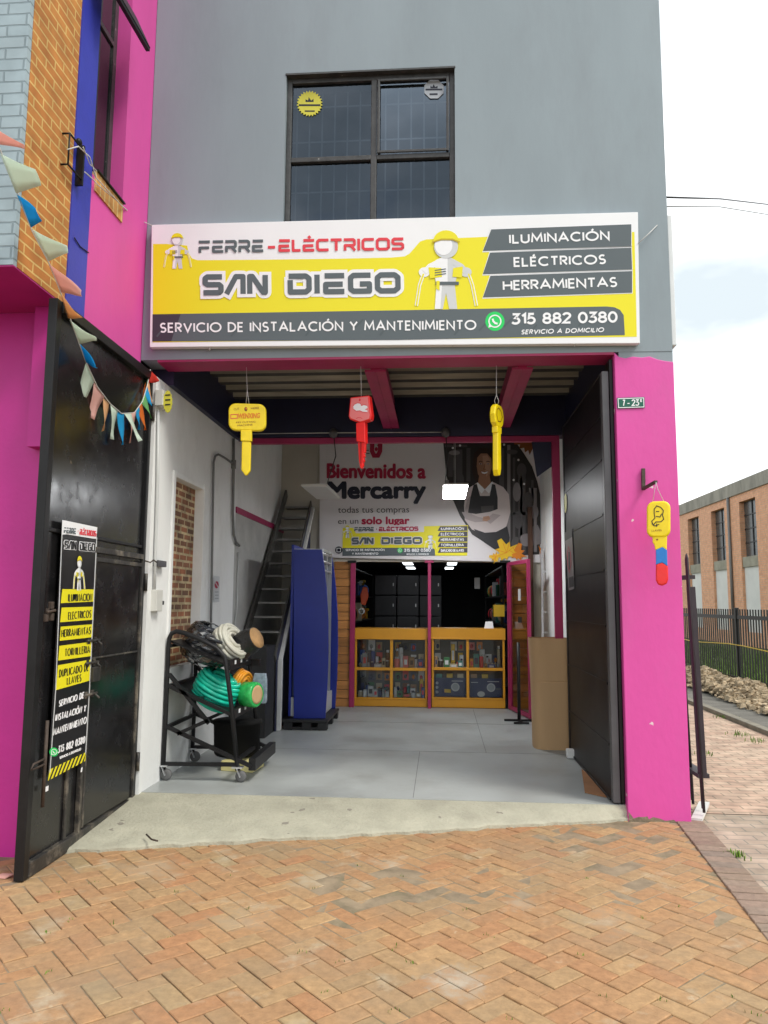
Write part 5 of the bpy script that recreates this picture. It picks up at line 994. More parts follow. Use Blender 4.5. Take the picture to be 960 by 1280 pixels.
c_ = C(482, 452, 6.92); ax = Vector((.86, -.30, .42)).normalized()
sp2 = MB(); sp2.lathe(c_-ax*.12, ax, [(.145, 0), (.145, .012), (.125, .014), (.13, .05), (.12, .10), (.118, .15), (.10, .20), (.102, .204), (.102, .214)], 30); spo = sp2.build('cable_spool', paint('black_spool_wire', (.016, .016, .017), rough=.35, var=.3, scale=30, bump=.4, bscale=60)); tag(spo, 'black cable spool with a tan round end on the upper cart shelf', 'cable spool')
q = MB(); q.lathe(c_+ax*.095, ax, [(.022, 0), (.098, 0), (.098, .004), (.022, .004)], 30); q.build('spool_end', paint('tan_board', (.48, .28, .12), rough=.8, var=.2, scale=14), spo)
TEAL = paint('teal_hose', (.012, .52, .36), rough=.25, var=.2, scale=10, bump=.15, bscale=20)
coil('hose_coil', 'teal green ribbed hose coil bulging from the lower cart shelf', 'hose coil', C(336, 664, 6.76), (.44, -.16, .88), .20, .27, TEAL, 8)
coil('cable_coil', 'small orange cable coil behind the green tape roll', 'cable coil', C(448, 640, 6.95), (1, -.3, -.4), .13, .10, paint('orange_cable', (.75, .30, .015), rough=.4, var=.1), 4)
c_ = C(492, 694, 6.80); ax = Vector((.93, -.36, .02)).normalized()
q = MB(); q.lathe(c_-ax*.07, ax, [(.06, 0), (.100, 0), (.110, .008), (.110, .13), (.100, .14), (.06, .14), (.06, 0)], 28, caps=False); tr_ = q.build('tape_roll', paint('green_wrap', (.03, .40, .09), rough=.22, var=.35, scale=16, bump=.2, bscale=30)); tag(tr_, 'green wrapped roll with a cardboard core on the lower cart shelf', 'roll')
q = MB(); q.lathe(c_-ax*.066, ax, [(.045, 0), (.0595, 0), (.0595, .137), (.045, .137), (.045, 0)], 24, caps=False); q.lathe(c_+ax*.0705, ax, [(.060, 0), (.082, 0), (.082, .002), (.060, .002)], 24); q.build('core', CARD, tr_)
q = MB(); p_ = C(540, 668, 6.98); q.loft([[p_+Vector((dx*w_, dy, h_)) for dx, dy in ((-.07, -.02), (.05, -.02), (.05, .02), (-.07, .02))] for w_, h_ in ((1, -.13), (1.15, -.1), (1.1, .08), (.9, .14))]); pk_ = q.build('clear_pack', paint('clear_blue_pack', (.24, .30, .37), rough=.15, var=.4, scale=20), bevel=.008); tag(pk_, 'clear plastic pack standing at the right end of the lower cart shelf', 'pack')
q = MB(); bx = C(428, 930, 7.12); bx.z = FL+.10; q.lathe(bx, (0, 0, 1), [(.19, 0), (.205, .02), (.215, .28), (.225, .28), (.225, .31), (.02, .315)], 28); tag(q.build('black_tub', paint('matt_black_plastic', (.006, .006, .006), rough=.85, spec=.2)), 'large round black tub stored under the cart shelves', 'tub')
q = MB(); p_ = C(455, 955, 6.95); q.prism([(p_.x-.17, 6.86, FL+.005), (p_.x+.13, 6.80, FL+.005), (p_.x+.17, 7.08, FL+.005), (p_.x-.13, 7.14, FL+.005)], (0, 0, .085)); tag(q.build('foam_block', paint('pale_yellow_foam', (.66, .60, .28), rough=.9, var=.05), bevel=.004), 'pale yellow foam block lying on the floor under the cart', 'foam block')

# ================================================================== INNER SHOPFRONT
fr = thing('inner_shopfront', 'magenta metal door frame of the inner shop under the banner', 'shopfront', (-.16, 11.15, FL))
yF = 11.12
def bar_at(x0, x1, y0, y1, Y, d, mat, name, parent, bevel=.003):
    a_, b_ = atY(x0, y0, Y), atY(x1, y1, Y); q = MB(); q.box((a_.x, Y, max(FL+.003, b_.z)), (b_.x, Y+d, a_.z)); return q.build(name, mat, parent, bevel)
for x0, x1 in ((438.3, 442.3), (534.8, 538.8), (633.5, 637.3)): bar_at(x0, x1, 703, 886, yF, .05, MAG, 'door_post', fr)
for x0, x1 in ((434.5, 445), (625, 638), (531, 542)):
    bar_at(x0, x1, 700.5, 703.5, yF-.02, .06, BLACKM if x0 != 531 else MAG, 'top_bracket', fr)
gl = thing('glass_door', 'open tinted glass door leaf with magenta frame at the right of the inner shop', 'door', (.98, 11.1, FL))
h0, h1 = Vector((.985, 11.08, FL+.02)), Vector((1.165, 10.22, FL+.02)); zt = 2.19
def leafbox(f0, f1, z0, z1, t, mat, name, parent=gl):
    d = (h1-h0); n_ = Vector((d.y, -d.x, 0)).normalized()*t/2; a_, b_ = h0+d*f0, h0+d*f1; q = MB()
    q.loft([[a_+n_+Vector((0, 0, z0)), b_+n_+Vector((0, 0, z0)), b_-n_+Vector((0, 0, z0)), a_-n_+Vector((0, 0, z0))], [a_+n_+Vector((0, 0, z1)), b_+n_+Vector((0, 0, z1)), b_-n_+Vector((0, 0, z1)), a_-n_+Vector((0, 0, z1))]]); return q.build(name, mat, parent)
leafbox(0, .05, 0, zt-.12, .04, MAG, 'door_stile'); leafbox(.95, 1, 0, zt-.12, .04, MAG, 'door_stile'); leafbox(.05, .95, 0, .05, .038, MAG, 'door_rail'); leafbox(.05, .95, zt-.17, zt-.12, .038, MAG, 'door_rail')
q = MB(); d = h1-h0; a_, b_ = h0+d*.05, h0+d*.95; q.poly([a_+Vector((0, 0, .05)), b_+Vector((0, 0, .05)), b_+Vector((0, 0, zt-.17)), a_+Vector((0, 0, zt-.17))]); q.build('pane', GLASSD, gl)
leafbox(.47, .57, 1.52, 1.68, .012, K_LG, 'notice'); leafbox(.45, .60, 1.22, 1.30, .012, BLACKP, 'notice')

# display counters
random.seed(21)
seen = set()
def goods(name, label, cat, q, mat, group, bevel=0):
    assert label not in seen, label
    seen.add(label); o = q.build(name, mat, bevel=bevel); return tag(o, label, cat, group)
GC = dict(white=K_W, cream=flat('pack_cream', (.55, .48, .34)), navy=flat('pack_navy', (.018, .03, .11)), red=K_R, yellow=flat('pack_yellow', (.70, .45, .02)), black=K_K, grey=K_MG, tan=flat('pack_tan', (.38, .22, .10)), teal=flat('pack_teal', (.03, .22, .20)), orange=K_OR, green=flat('pack_green', (.03, .20, .07)), silver=K_LG, brown=K_BR, blue=flat('pack_blue', (.03, .09, .32)), pink=K_PKW)
GCr = {}
def bulb(q, c, r): q.lathe(c, (0, 0, 1), [(r*.35, 0), (r*.38, r*.8), (r*.9, r*1.5), (r, r*2.2), (r*.7, r*2.9), (.001, r*3.1)], 12)
for nm, xa, xm0, xm1, xb, side in (('left', 443.8, 487.5, 491.2, 534.2, 'left'), ('right', 539.6, 583, 586.4, 631.8, 'right')):
    Yc = 11.26; dep = .46
    P0, P1 = atY(xa, 785.5, Yc), atY(xb, 884, Yc); x0, x1 = P0.x, P1.x
    zz = {k_: atY((xa+xb)/2, v_, Yc).z for k_, v_ in dict(top=785.5, slab=799, r0=834.5, r1=838.2, base=872.5).items()}
    ct = thing('display_counter', 'amber framed glass display counter '+('left' if side == 'left' else 'right')+' of the central magenta post', 'counter', ((x0+x1)/2, Yc, FL), 'amber display counters')
    q = MB(); q.box((x0-.01, Yc-.02, zz['slab']), (x1+.01, Yc+dep, zz['top'])); q.box((x0-.012, Yc-.026, zz['slab']-.004), (x1+.012, Yc-.02, zz['slab']+.02)); q.build('counter_top', YELC, ct, bevel=.006)
    q = MB(); q.box((x0, Yc, FL+.003), (x1, Yc+dep, zz['base'])); q.box((x0, Yc-.008, zz['base']-.02), (x1, Yc, zz['base']+.004)); q.build('counter_base', YELC, ct, bevel=.004)
    q = MB(); xm = (atY(xm0, 830, Yc).x, atY(xm1, 830, Yc).x); pw = .032
    for a_, b_ in ((x0, x0+pw), xm, (x1-pw, x1)): q.box((a_, Yc, zz['base']+.004), (b_, Yc+.03, zz['slab']-.004))
    q.box((x0, Yc-.003, zz['r1']), (x1, Yc+.028, zz['r0'])); q.build('counter_frame', YELC, ct, bevel=.003)
    q = MB(); q.box((x0+.002, Yc+dep-.02, zz['base']), (x1-.002, Yc+dep, zz['slab'])); q.build('back_panel', paint('counter_back_dim', (.075, .078, .08), rough=.6, var=.2) if side == 'left' else bpy.data.materials['counter_back_dim'], ct)
    zs = (zz['r0']+zz['r1'])/2
    q = MB(); q.box((x0+.03, Yc+.04, zs-.006), (x1-.03, Yc+dep-.022, zs+.006)); q.build('glass_shelf', paint('shelf_grey', (.30, .31, .31), rough=.3) if side == 'left' else bpy.data.materials['shelf_grey'], ct)
    for bay, (ba, bb) in (('left', (x0+pw, xm[0])), ('right', (xm[1], x1-pw))):
        for lev, (za, zb) in (('lower', (zz['base'], zz['r1'])), ('upper', (zz['r0'], zz['slab']-.006))):
            q = MB(); q.poly([(ba, Yc+.012, za), (bb, Yc+.012, za), (bb, Yc+.012, zb), (ba, Yc+.012, zb)]); q.build('pane', GLASSC, ct)
            grp = f'goods in the {side} counter'; where = f'on the {lev} shelf of the {bay} bay of the {side} counter'; W_ = bb-ba
            if not (side == 'right' and lev == 'lower'):
                nr = 0
                for r_ in range(2):
                    for c_ in range(4):
                        cn = random.choice(list(GC)+['white', 'cream', 'silver', 'tan', 'grey'])
                        lb = f'{cn} card hung in the {("low", "high")[r_]} row, {lev} {bay} bay of the {side} counter'
                        if lb in seen or random.random() < .12: continue
                        cw = W_/4; xx = ba+cw*c_+random.uniform(.004, .012); hh = (zb-za)*.40; z_ = za+.02+(zb-za)*.47*r_+random.uniform(0, .02)
                        q = MB(); q.box((xx, Yc+dep-.034, z_), (xx+cw*random.uniform(.6, .85), Yc+dep-.026, z_+hh*random.uniform(.7, 1))); o = goods('hanging_card', lb, 'card', q, GC[cn], grp)
                        q = MB(); q.blob((xx+cw*.36, Yc+dep-.042, z_+hh*.35), (cw*.2, .012, hh*.22), 8, 6); q.build('packed_item', random.choice([K_K, K_LG, GC['navy'], K_MG, K_OR, K_R]), o)
            zf = za+.002 if lev == 'lower' else zs+.008; W_ = bb-ba
            poster = side == 'right' and lev == 'lower'
            if poster:      # navy product poster with a round lamp picture
                Y_ = Yc+.10; q = MB(); q.box((ba+.012, Y_, zf), (bb-.012, Y_+.006, zf+.27)); o = goods('product_poster', f'navy poster with a pale disc on the {lev} {bay} shelf of the {side} counter', 'poster', q, GC['navy'], grp)
                A = Art(lambda x, y, ba=ba, zf=zf, Y_=Y_: Vector((ba+x, Y_, zf+.27-y)), (0, -1, 0), .001)
                A.ell((W_*.66, .13), .062, .062, K_LG, 1); A.ell((W_*.66, .13), .045, .045, K_SIL, 2); A.stroke([(W_*.55, .045), (W_*.9, .045)], .010, K_LG, 1)
                if bay == 'left':
                    A.poly([(W_*.32, .16), (W_*.52, .165), (W_*.52, .215), (W_*.32, .21)], GC['yellow'], 1)
                    for j in range(3): A.ell((.045, .075+.065*j), .021, .021, K_SIL, 1)
                else: A.ell((W_*.36, .225), .055, .04, K_LG, 1); A.stroke([(.03, .06), (.13, .06)], .01, K_LG, 1); A.stroke([(W_*.8, .15), (W_*.95, .15)], .02, K_G, 1)
                A.build('print', o)
                zf2 = zf+.275
                for j in range(3):
                    cn = random.choice(['tan', 'cream', 'yellow', 'teal', 'white', 'grey']); lb = f'{cn} packet standing above the navy poster in the {bay} bay of the {side} counter'
                    if lb in seen: continue
                    xx = ba+.03+j*W_*.33; q = MB(); q.box((xx, Yc+.13, zf2-.1), (xx+.09, Yc+.19, zf2+.05)); goods('packet', lb, 'packet', q, GC[cn], grp, .003)
                continue
            x = ba+.014; j = 0; row_ = 0
            while x < bb-.05 or row_ == 0:
                if x >= bb-.05: x = ba+.02; row_ = 1; continue
                w_ = random.uniform(.035, .085); w_ = min(w_, bb-x-.012); cn = random.choice(list(GC)+['white', 'cream', 'grey', 'silver']); kind = random.choice(['box', 'carton', 'jar', 'tool case', 'bulb', 'packet', 'can', 'bottle', 'blister pack']); h_ = random.uniform(.08, .20 if lev == 'lower' else .24)
                lb = f'{cn} {kind} {where}'
                if lb in seen: x += .008; continue
                q = MB(); Y_ = Yc+(random.uniform(.05, .10) if row_ == 0 else random.uniform(.22, .28)); h_ = (h_*.9 if row_ == 0 else h_*1.45)*(1.0 if lev == 'upper' else .9)
                if kind in ('box', 'packet', 'tool case', 'carton', 'blister pack'):
                    if kind == 'tool case': h_ = .055; w_ = min(.11, bb-x-.01)
                    q.box((x, Y_, zf), (x+w_, Y_+.08, zf+h_)); o = goods(kind.replace(' ', '_'), lb, kind, q, GC[cn], grp, .004)
                    q = MB(); q.box((x+w_*.2, Y_-.0015, zf+h_*.3), (x+w_*.8, Y_-.0004, zf+h_*.72)); q.build('printed_label', random.choice([K_W, K_R, K_K, K_LG, GC['navy']]), o)
                    if kind == 'tool case': q = MB(); q.tube([(x+w_*.3, Y_+.04, zf+h_), (x+w_*.33, Y_+.04, zf+h_+.02), (x+w_*.67, Y_+.04, zf+h_+.02), (x+w_*.7, Y_+.04, zf+h_)], .004, 6); q.build('handle', K_K, o)
                elif kind == 'bulb': bulb(q, (x+.03, Y_, zf), .024); goods('light_bulb', lb, 'bulb', q, GC[cn], grp); w_ = .05
                else:
                    r_ = w_/2; q.lathe((x+r_, Y_, zf), (0, 0, 1), [(r_*.92, 0), (r_, .006), (r_, h_*.8), (r_*.75, h_*.86)], 14); o = goods(kind, lb, kind, q, GC[cn], grp)
                    q = MB(); q.lathe((x+r_, Y_, zf+h_*.861), (0, 0, 1), [(r_*.8, 0), (r_*.8, h_*.14)], 14); q.build('lid', random.choice([K_W, K_K, K_LG]), o)
                x += w_+random.uniform(.002, .012); j += 1
    if side == 'right':
        q = MB(); a_ = atY(611, 785, Yc+.1); q.prism([(a_.x-.07, Yc+.06, zz['top']+.001), (a_.x+.07, Yc+.06, zz['top']+.001), (a_.x+.055, Yc+.10, zz['top']+.10), (a_.x-.045, Yc+.10, zz['top']+.10)], (0, .008, 0)); o = goods('price_card', 'white folded price card standing on the right counter top', 'price card', q, K_W, None)
# back shop: racks, hanging goods, lamps
def rack(label, x0, x1, ya, yb, z0, z1, n, cat='storage rack', name='storage_rack'):
    t = thing(name, label, cat, ((x0+x1)/2, (ya+yb)/2, z0)); zs = []
    for k in range(n+1):
        z = z0+(z1-z0)*k/n; q = MB(); q.box((x0, ya, z), (x1, yb, z+.02)); q.build('rack_shelf', BLACKM, t); zs.append(z+.021)
    q = MB()
    for x in (x0, x1-.03):
        for y in (ya, yb-.03): q.box((x+.001, y+.001, FL+.002), (x+.029, y+.029, z1))
    q.build('rack_post', BLACKM, t); return zs
for side, x0, x1 in (('left', -2.28, -1.55), ('right', 1.0, 1.48)):
    zs = rack(f'dark storage rack along the {side} wall of the back shop', x0, x1, 12.6, 17.5, .25, 2.2, 4)
    for lv, z in enumerate(zs[2:4]):
        lvn = ('middle', 'upper')[lv]; y = 12.7
        while y < 17:
            cn = random.choice(list(GC)); kind = random.choice(['carton', 'paint tin', 'coil', 'tool']); lb = f'{cn} {kind} on the {lvn} tier of the {side} rack in the back shop'
            xi = x1-.12 if side == 'left' else x0+.12; h_ = random.uniform(.14, .36)
            y += random.uniform(.12, .3)
            if lb in seen: continue
            q = MB()
            if kind == 'carton': q.box((xi-.1, y, z), (xi+.1, y+.2, z+h_)); goods('carton', lb, 'carton', q, GC[cn], 'goods on the back shop racks', .004)
            elif kind == 'paint tin': q.lathe((xi, y, z), (0, 0, 1), [(.09, 0), (.09, .2), (.095, .2), (.095, .212), (.01, .208)], 16); goods('paint_tin', lb, 'tin', q, GC[cn], 'goods on the back shop racks')
            elif kind == 'coil': q.lathe((xi, y, z+.13), (1 if side == 'left' else -1, -.7, 0), [(.06, -.03), (.11, -.035), (.128, 0), (.11, .035), (.06, .03), (.06, -.03)], 20, caps=False); goods('cable_ring', lb, 'coil', q, GC[cn], 'goods on the back shop racks')
            else: q.box((xi-.02, y, z), (xi+.02, y+.05, z+h_*1.1)); q.box((xi-.05, y-.02, z+h_*1.1), (xi+.05, y+.07, z+h_*1.1+.05)); goods('hand_tool', lb, 'tool', q, GC[cn], 'goods on the back shop racks', .004)
            y += .1
q = MB(); p_ = atY(455, 745, 12.0); q.loft([[p_+Vector((dx, 0, dz)) for dx, dz in ((-.05, -.13), (.02, -.15), (.07, .0), (.05, .14), (-.02, .15), (-.06, .02))], [p_+Vector((dx, .06, dz)) for dx, dz in ((-.05, -.13), (.02, -.15), (.07, .0), (.05, .14), (-.02, .15), (-.06, .02))]]); tag(q.build('orange_tool', flat('tool_orange', (.42, .06, .02)), bevel=.015), 'orange tool hanging in the dark at the left of the back shop', 'tool')
q = MB(); p_ = atY(452, 764, 12.0); q.lathe(p_, (.2, 1, 0), [(.035, -.015), (.05, -.015), (.05, .015), (.035, .015), (.035, -.015)], 20, caps=False); tag(q.build('tape_ring', K_LG), 'pale tape ring hanging below the orange tool', 'tape')
q = MB(); a_, b_ = atY(617, 756, 11.9), atY(631, 771, 11.9); q.box((a_.x, 11.9, b_.z), (b_.x, 12.1, a_.z)); tag(q.build('yellow_carton', GC['yellow'], bevel=.006), 'yellow carton at the right edge of the back shop opening', 'carton')
q = MB(); a_, b_ = atY(593, 722, 11.9), atY(600, 736, 11.9); q.box((a_.x, 11.9, b_.z), (b_.x, 11.92, a_.z)); tag(q.build('hanging_card', K_MG, bevel=.002), 'grey card hanging at the upper right of the back shop', 'card')
t = thing('grey_locker', 'dim grey locker wall with square doors at the back of the shop', 'locker', (-.7, 16, FL))
lq = paint('dim_locker', (.035, .035, .04), rough=.4, var=.2)
for i in range(3):
    for j in range(4): a_ = (-1.35+i*.46, 15.6, .5+j*.42); q = MB(); q.box(a_, (a_[0]+.44, 16.1, a_[2]+.40)); lk = q.build('locker_door', lq, t, bevel=.008); q = MB(); q.box((a_[0]+.37, 15.585, a_[2]+.18), (a_[0]+.39, 15.599, a_[2]+.24)); q.build('handle', ALU, lk)
q = MB(); q.box((-1.36, 15.62, FL), (.03, 16.12, .49)); q.build('plinth', BLACKM, t)
for i, (row, xa, xb) in enumerate((('left', -.66, -.42), ('right', .17, .41))):
    for j, y in enumerate((14.6, 16.7, 18.8)):
        p_ = atY(505 if row == 'left' else 569, (708.5, 715, 720)[j], y)
        xq = atY((505, 510, 513.5)[j] if row == 'left' else (569, 565, 561.5)[j], 710, y).x
        nmx = ('nearest', 'middle', 'farthest')[j]
        q = MB(); q.box((xq-.11, y-.5, 2.455), (xq+.11, y+.5, 2.498)); o = q.build('ceiling_light', OFFW); tag(o, f'{nmx} lit ceiling panel of the {row} row in the back shop', 'ceiling light', 'lit panels in the back shop')
        q = MB(); q.box((xq-.10, y-.49, 2.449), (xq+.10, y+.49, 2.455)); q.build('light_panel', LEDSH, o)

# ================================================================== THINGS ON THE FLOOR
T_ = thing('queue_stand', 'slim black stand with crossed feet in front of the glass door', 'stand', (1.0, 10.0, FL))
q = MB(); b_ = atZ(649, 902, FL); q.tube([(b_.x, b_.y, FL+.02), (b_.x, b_.y, atY(649, 803, b_.y).z)], .022, 10); q.build('stand_post', BLACKM, T_)
q = MB(); q.box((b_.x-.19, b_.y-.02, FL+.004), (b_.x+.16, b_.y+.02, FL+.03)); q.box((b_.x-.02, b_.y-.21, FL+.005), (b_.x+.02, b_.y-.021, FL+.028)); q.box((b_.x-.09, b_.y-.24, FL+.005), (b_.x+.10, b_.y-.211, FL+.028)); q.build('stand_foot', BLACKM, T_)
# rolled cardboard
yb_ = 8.2; xl, xr = atY(667.5, 937, yb_).x, atY(717, 937, yb_).x; zt_ = atY(690, 798, yb_).z
cx_, w_ = (xl+xr)/2, (xr-xl)/2
def ring_(z, s=1.0, t=.0, n=40):
    o = []
    for i in range(n):
        a = 2*math.pi*i/n; c, s_ = math.cos(a), math.sin(a); e = .62 if c < 0 else .28
        o.append((cx_+t+w_*s*math.copysign(abs(c)**e, c), yb_+.16+.20*s*math.copysign(abs(s_)**.62, s_)+.004*math.sin(3*a), z))
    return o
q = MB(); q.loft([ring_(FL+.004, 1, .008), ring_(FL+.30, 1.0, .004), ring_(.72, 1.005), ring_(.785, 1.004), ring_(.795, .975), ring_(.803, 1.0, -.002), ring_(zt_, 1.01, -.02)], sm=False, caps=False)
q.loft([ring_(FL+.006, .97, .008), ring_(zt_-.002, .975, -.02)], caps=False)
b0 = len(q.v); q.v += [tuple(p) for p in ring_(zt_, 1.01, -.02)]+[tuple(p) for p in ring_(zt_, .975, -.02)]
for i in range(40): q.face((b0+i, b0+(i+1) % 40, b0+40+(i+1) % 40, b0+40+i))
q.poly(ring_(FL+.32, .96, .006))
cb2 = q.build('cardboard_wrap', CARD, recalc=False); tag(cb2, 'tall brown cardboard wrap standing beside the dark right door', 'cardboard')
q = MB(); q.prism([atZ(727, 962, FL+.006), atZ(744, 975, FL+.006), atZ(758, 997, FL+.006), atZ(731, 991, FL+.006)], (0, 0, .006)); tag(q.build('cardboard_scrap', paint('brown_card_scrap', (.30, .14, .06), rough=.9, var=.25)), 'flat brown cardboard scrap on the floor under the right door', 'cardboard')
q = MB(); p_ = atZ(714, 948, FL); q.box((p_.x-.045, p_.y-.05, FL+.004), (p_.x+.045, p_.y+.05, FL+.09)); tag(q.build('white_block', paint('white_block_plaster', (.68, .68, .66), rough=.8), bevel=.012), 'small white block on the floor at the foot of the cardboard wrap', 'block')
ld = thing('step_ladder', 'slim wrapped aluminium step ladder leaning by the timber cladding', 'ladder', (1.28, 10.6, FL))
q = MB(); la, lb_ = atY(683, 870, 10.4), atY(688, 700, 10.4)
for dx in (-.03, .09): q.bar((la.x+dx-.02, 10.4, FL+.01), (la.x+dx+.05, 10.75, 2.35), .03, .06)
q.build('ladder_rail', ALU, ld); q = MB()
for k in range(7): f = (k+1)/8; q.box((la.x+.0+.05*f-.03, 10.39+.35*f, FL+f*2.2), (la.x+.085+.05*f, 10.44+.35*f, FL+f*2.2+.025))
q.build('ladder_step', ALU, ld)

# ================================================================== RIGHT OF THE SHOP
gp = thing('folded_gate', 'dark purple-black metal gate section standing edge-on beside the pink pillar', 'gate', (1.93, 6.1, 0))
GM = paint('aubergine_metal', (.030, .022, .028), rough=.5, var=.25, scale=6)
q = MB(); q.bar((1.975, 6.12, .30), (1.945, 6.12, 1.74), .055, .05, up=(0, 1, 0)); q.build('gate_post', GM, gp, bevel=.004); q = MB(); q.bar((1.975, 7.9, .30), (1.945, 7.9, 1.74), .05, .05, up=(0, 1, 0)); q.build('gate_post', GM, gp, bevel=.004)
for k in range(15):
    yy = 6.10+k*.125; dx = .016 if k % 2 else -.016; q = MB(); q.tube([(1.985+dx, yy, .05), (1.935+dx, yy, 1.96), (1.934+dx, yy, 2.0)], .011, 6, radii=[.011, .011, .003]); q.build('picket', GM, gp)
q = MB(); q.box((1.935, 6.10, .30), (2.02, 7.9, .33)); q.box((1.91, 6.10, 1.80), (1.975, 7.9, 1.83)); q.build('gate_rail', GM, gp)
q = MB(); q.prism([atZ(864, 1026, .004), atZ(878, 1027.5, .004), atZ(887, 1006, .004), atZ(874, 1005, .004)], (0, 0, .022)); tag(q.build('floor_tile', paint('white_tile', (.66, .66, .63), rough=.5, var=.08)), 'loose white tile lying beside the foot of the pink pillar', 'tile')
# iron fence
FX = 5.8
fe = thing('iron_fence', 'black iron picket fence along the grass verge', 'fence', (FX, 20, 0))
FM = paint('black_fence_iron', (.014, .014, .014), rough=.5, var=.2)
q = MB(); q.box((FX-.02, 8, 1.33), (FX+.02, 46, 1.40)); q.box((FX-.02, 8, .16), (FX+.02, 46, .21)); q.build('fence_rail', FM, fe)
y = 8.0; npk = 0; far_ = MB()
pk = [8.0+.125*k for k in range(300)]
for k, y in enumerate(pk): (far_).box((FX-.011, y, .03), (FX+.011, y+.022, 1.52))
pko = far_.build('pickets', FM, fe); pko['kind'] = 'stuff'
for k in range(15):
    y = 8.06+2.5*k; q = MB(); q.box((FX-.035, y-.035, -.05), (FX+.035, y+.035, 1.55)); q.build('fence_post', FM, fe, bevel=.004)
q = MB(); q.tube([(FX-.03, y, .80+.03*math.sin(y*1.3)) for y in np.arange(8, 45, .8)], .010, 6); tag(q.build('barrier_tape', paint('yellow_tape', (.72, .50, .03), rough=.5)), 'yellow barrier tape strung along the black iron fence', 'tape')
# rubble
random.seed(5)
q = MB()
def heap(y): return .20+.08*math.sin(y*.9)+.06*math.sin(y*2.3+1)
rows = []
for i in range(90):
    y = 9+i*.28; rows.append([(4.85+.95*j/10+random.uniform(-.03, .03), y+random.uniform(-.05, .05), -.02+heap(y)*math.sin(math.pi*min(1, (j+.4)/9.5))**.8+random.uniform(-.012, .012)) for j in range(11)])
b0 = 0
for r in rows: q.v += r
for i in range(89):
    for j in range(10): q.face((i*11+j, i*11+j+1, i*11+12+j, i*11+11+j), 0, True)
for k in range(9000):
    y = 9+25*random.random()**1.5; f = random.random(); x = 4.8+1.0*f+random.gauss(0, .05); z = heap(y)*math.sin(math.pi*min(1, max(.02, f)))**.8
    r = random.choice([.014, .018, .022, .026, .03, .04, .06])*random.uniform(.6, 1.2); c = (x, y, z+r*.3); a = random.uniform(0, 3); b = len(q.v)
    ii = [(-1, -.7, -.5), (1, -.8, -.6), (.9, .8, -.5), (-.8, .9, -.6), (-.7, -.6, .5), (.8, -.5, .6), (.6, .7, .4), (-.6, .6, .6)]
    sc3 = (random.uniform(.7, 1.4), random.uniform(.6, 1.1), random.uniform(.5, .9))
    for vx, vy, vz in ii:
        vx, vy, vz = vx*sc3[0]*r+random.uniform(-.3, .3)*r, vy*sc3[1]*r+random.uniform(-.3, .3)*r, vz*sc3[2]*r+random.uniform(-.3, .3)*r
        q.v.append((c[0]+vx*math.cos(a)-vy*math.sin(a), c[1]+vx*math.sin(a)+vy*math.cos(a), c[2]+vz))
    for f_ in ((0, 1, 5, 4), (1, 2, 6, 5), (2, 3, 7, 6), (3, 0, 4, 7), (4, 5, 6, 7), (3, 2, 1, 0)): q.face([b+i for i in f_])
ru = q.build('rubble', paint('rubble_clods', (.46, .36, .24), rough=.95, var=.3, scale=9, island=.4, bump=.4, bscale=30)); tag(ru, 'heap of brown rubble and clods along the iron fence', 'rubble', None, 'stuff')
# grass and weeds
def blades(q, n, fx, hmin, hmax, wd=.012):
    for _ in range(n):
        x, y = fx(); h = random.uniform(hmin, hmax); a = random.uniform(0, 6.28); lx, ly = random.uniform(-.5, .5)*h, random.uniform(-.5, .5)*h; dx, dy = math.cos(a)*wd/2, math.sin(a)*wd/2
        b = len(q.v); q.v += [(x-dx, y-dy, -.015), (x+dx, y+dy, -.015), (x+lx*.4+dx*.7, y+ly*.4+dy*.7, h*.6), (x+lx*.4-dx*.7, y+ly*.4-dy*.7, h*.6), (x+lx, y+ly, h)]
        q.face((b, b+1, b+2, b+3)); q.face((b+3, b+2, b+4))
GRASS = paint('grass_blade', (.11, .20, .022), rough=.7, var=.3, scale=6, island=.45)
q = MB(); blades(q, 9000, lambda: (5.7+4.5*random.random()**1.3, 9.5+28*random.random()**1.4), .10, .32, .022)
tag(q.build('grass', GRASS, recalc=False), 'rough green grass growing behind the iron fence', 'grass', None, 'stuff')
q = MB()
for px, py, r, n in ((918, 1070, .025, 45), (905, 897, .07, 60), (880, 943, .05, 25), (945, 927, .06, 40), (925, 919, .06, 40)):
    c = atZ(px, py, -.015); blades(q, n, lambda: (c.x+random.gauss(0, r), c.y+random.gauss(0, r*1.3)), .015,   .03 if py > 1000 else .035, .009)
for k in range(40):      # moss tufts in the herringbone joints
    x, y = random.uniform(-2.2, 1.5), random.uniform(2.6, 4.9); blades(q, 5, lambda: (x+random.gauss(0, .012), y+random.gauss(0, .012)), .006, .016, .005)
tag(q.build('weeds', GRASS, recalc=False), 'small tufts of weeds sprouting between the paving bricks', 'weeds', None, 'stuff')
# fallen leaves and bits on the bricks
q = MB(); p_ = atZ(190, 983+88, .01); q.tube([atZ(183, 1043, .07), atZ(189, 1049, .07), atZ(197, 1051, .075)], .006, 5); tag(q.build('twig', RUST), 'short dark twig on the concrete ramp', 'twig')
q = MB(); p_ = atZ(4, 1096, .006); q.prism([p_+Vector((-.05, -.02, 0)), p_+Vector((.03, -.035, 0)), p_+Vector((.06, .01, .01)), p_+Vector((-.02, .03, .004))], (0, 0, .006)); tag(q.build('paper_scrap', paint('pinkish_paper', (.55, .30, .25), rough=.9)), 'pinkish paper scrap on the bricks below the pink wall', 'paper')
q = MB(); p_ = atZ(910, 868, -.01); q.prism([p_+Vector((-.10, -.1, 0)), p_+Vector((.14, -.06, 0)), p_+Vector((.11, .14, .02)), p_+Vector((-.12, .1, .0))], (0, 0, .012)); tag(q.build('white_scrap', K_LG), 'flat white scrap on the asphalt beside the rubble', 'scrap')
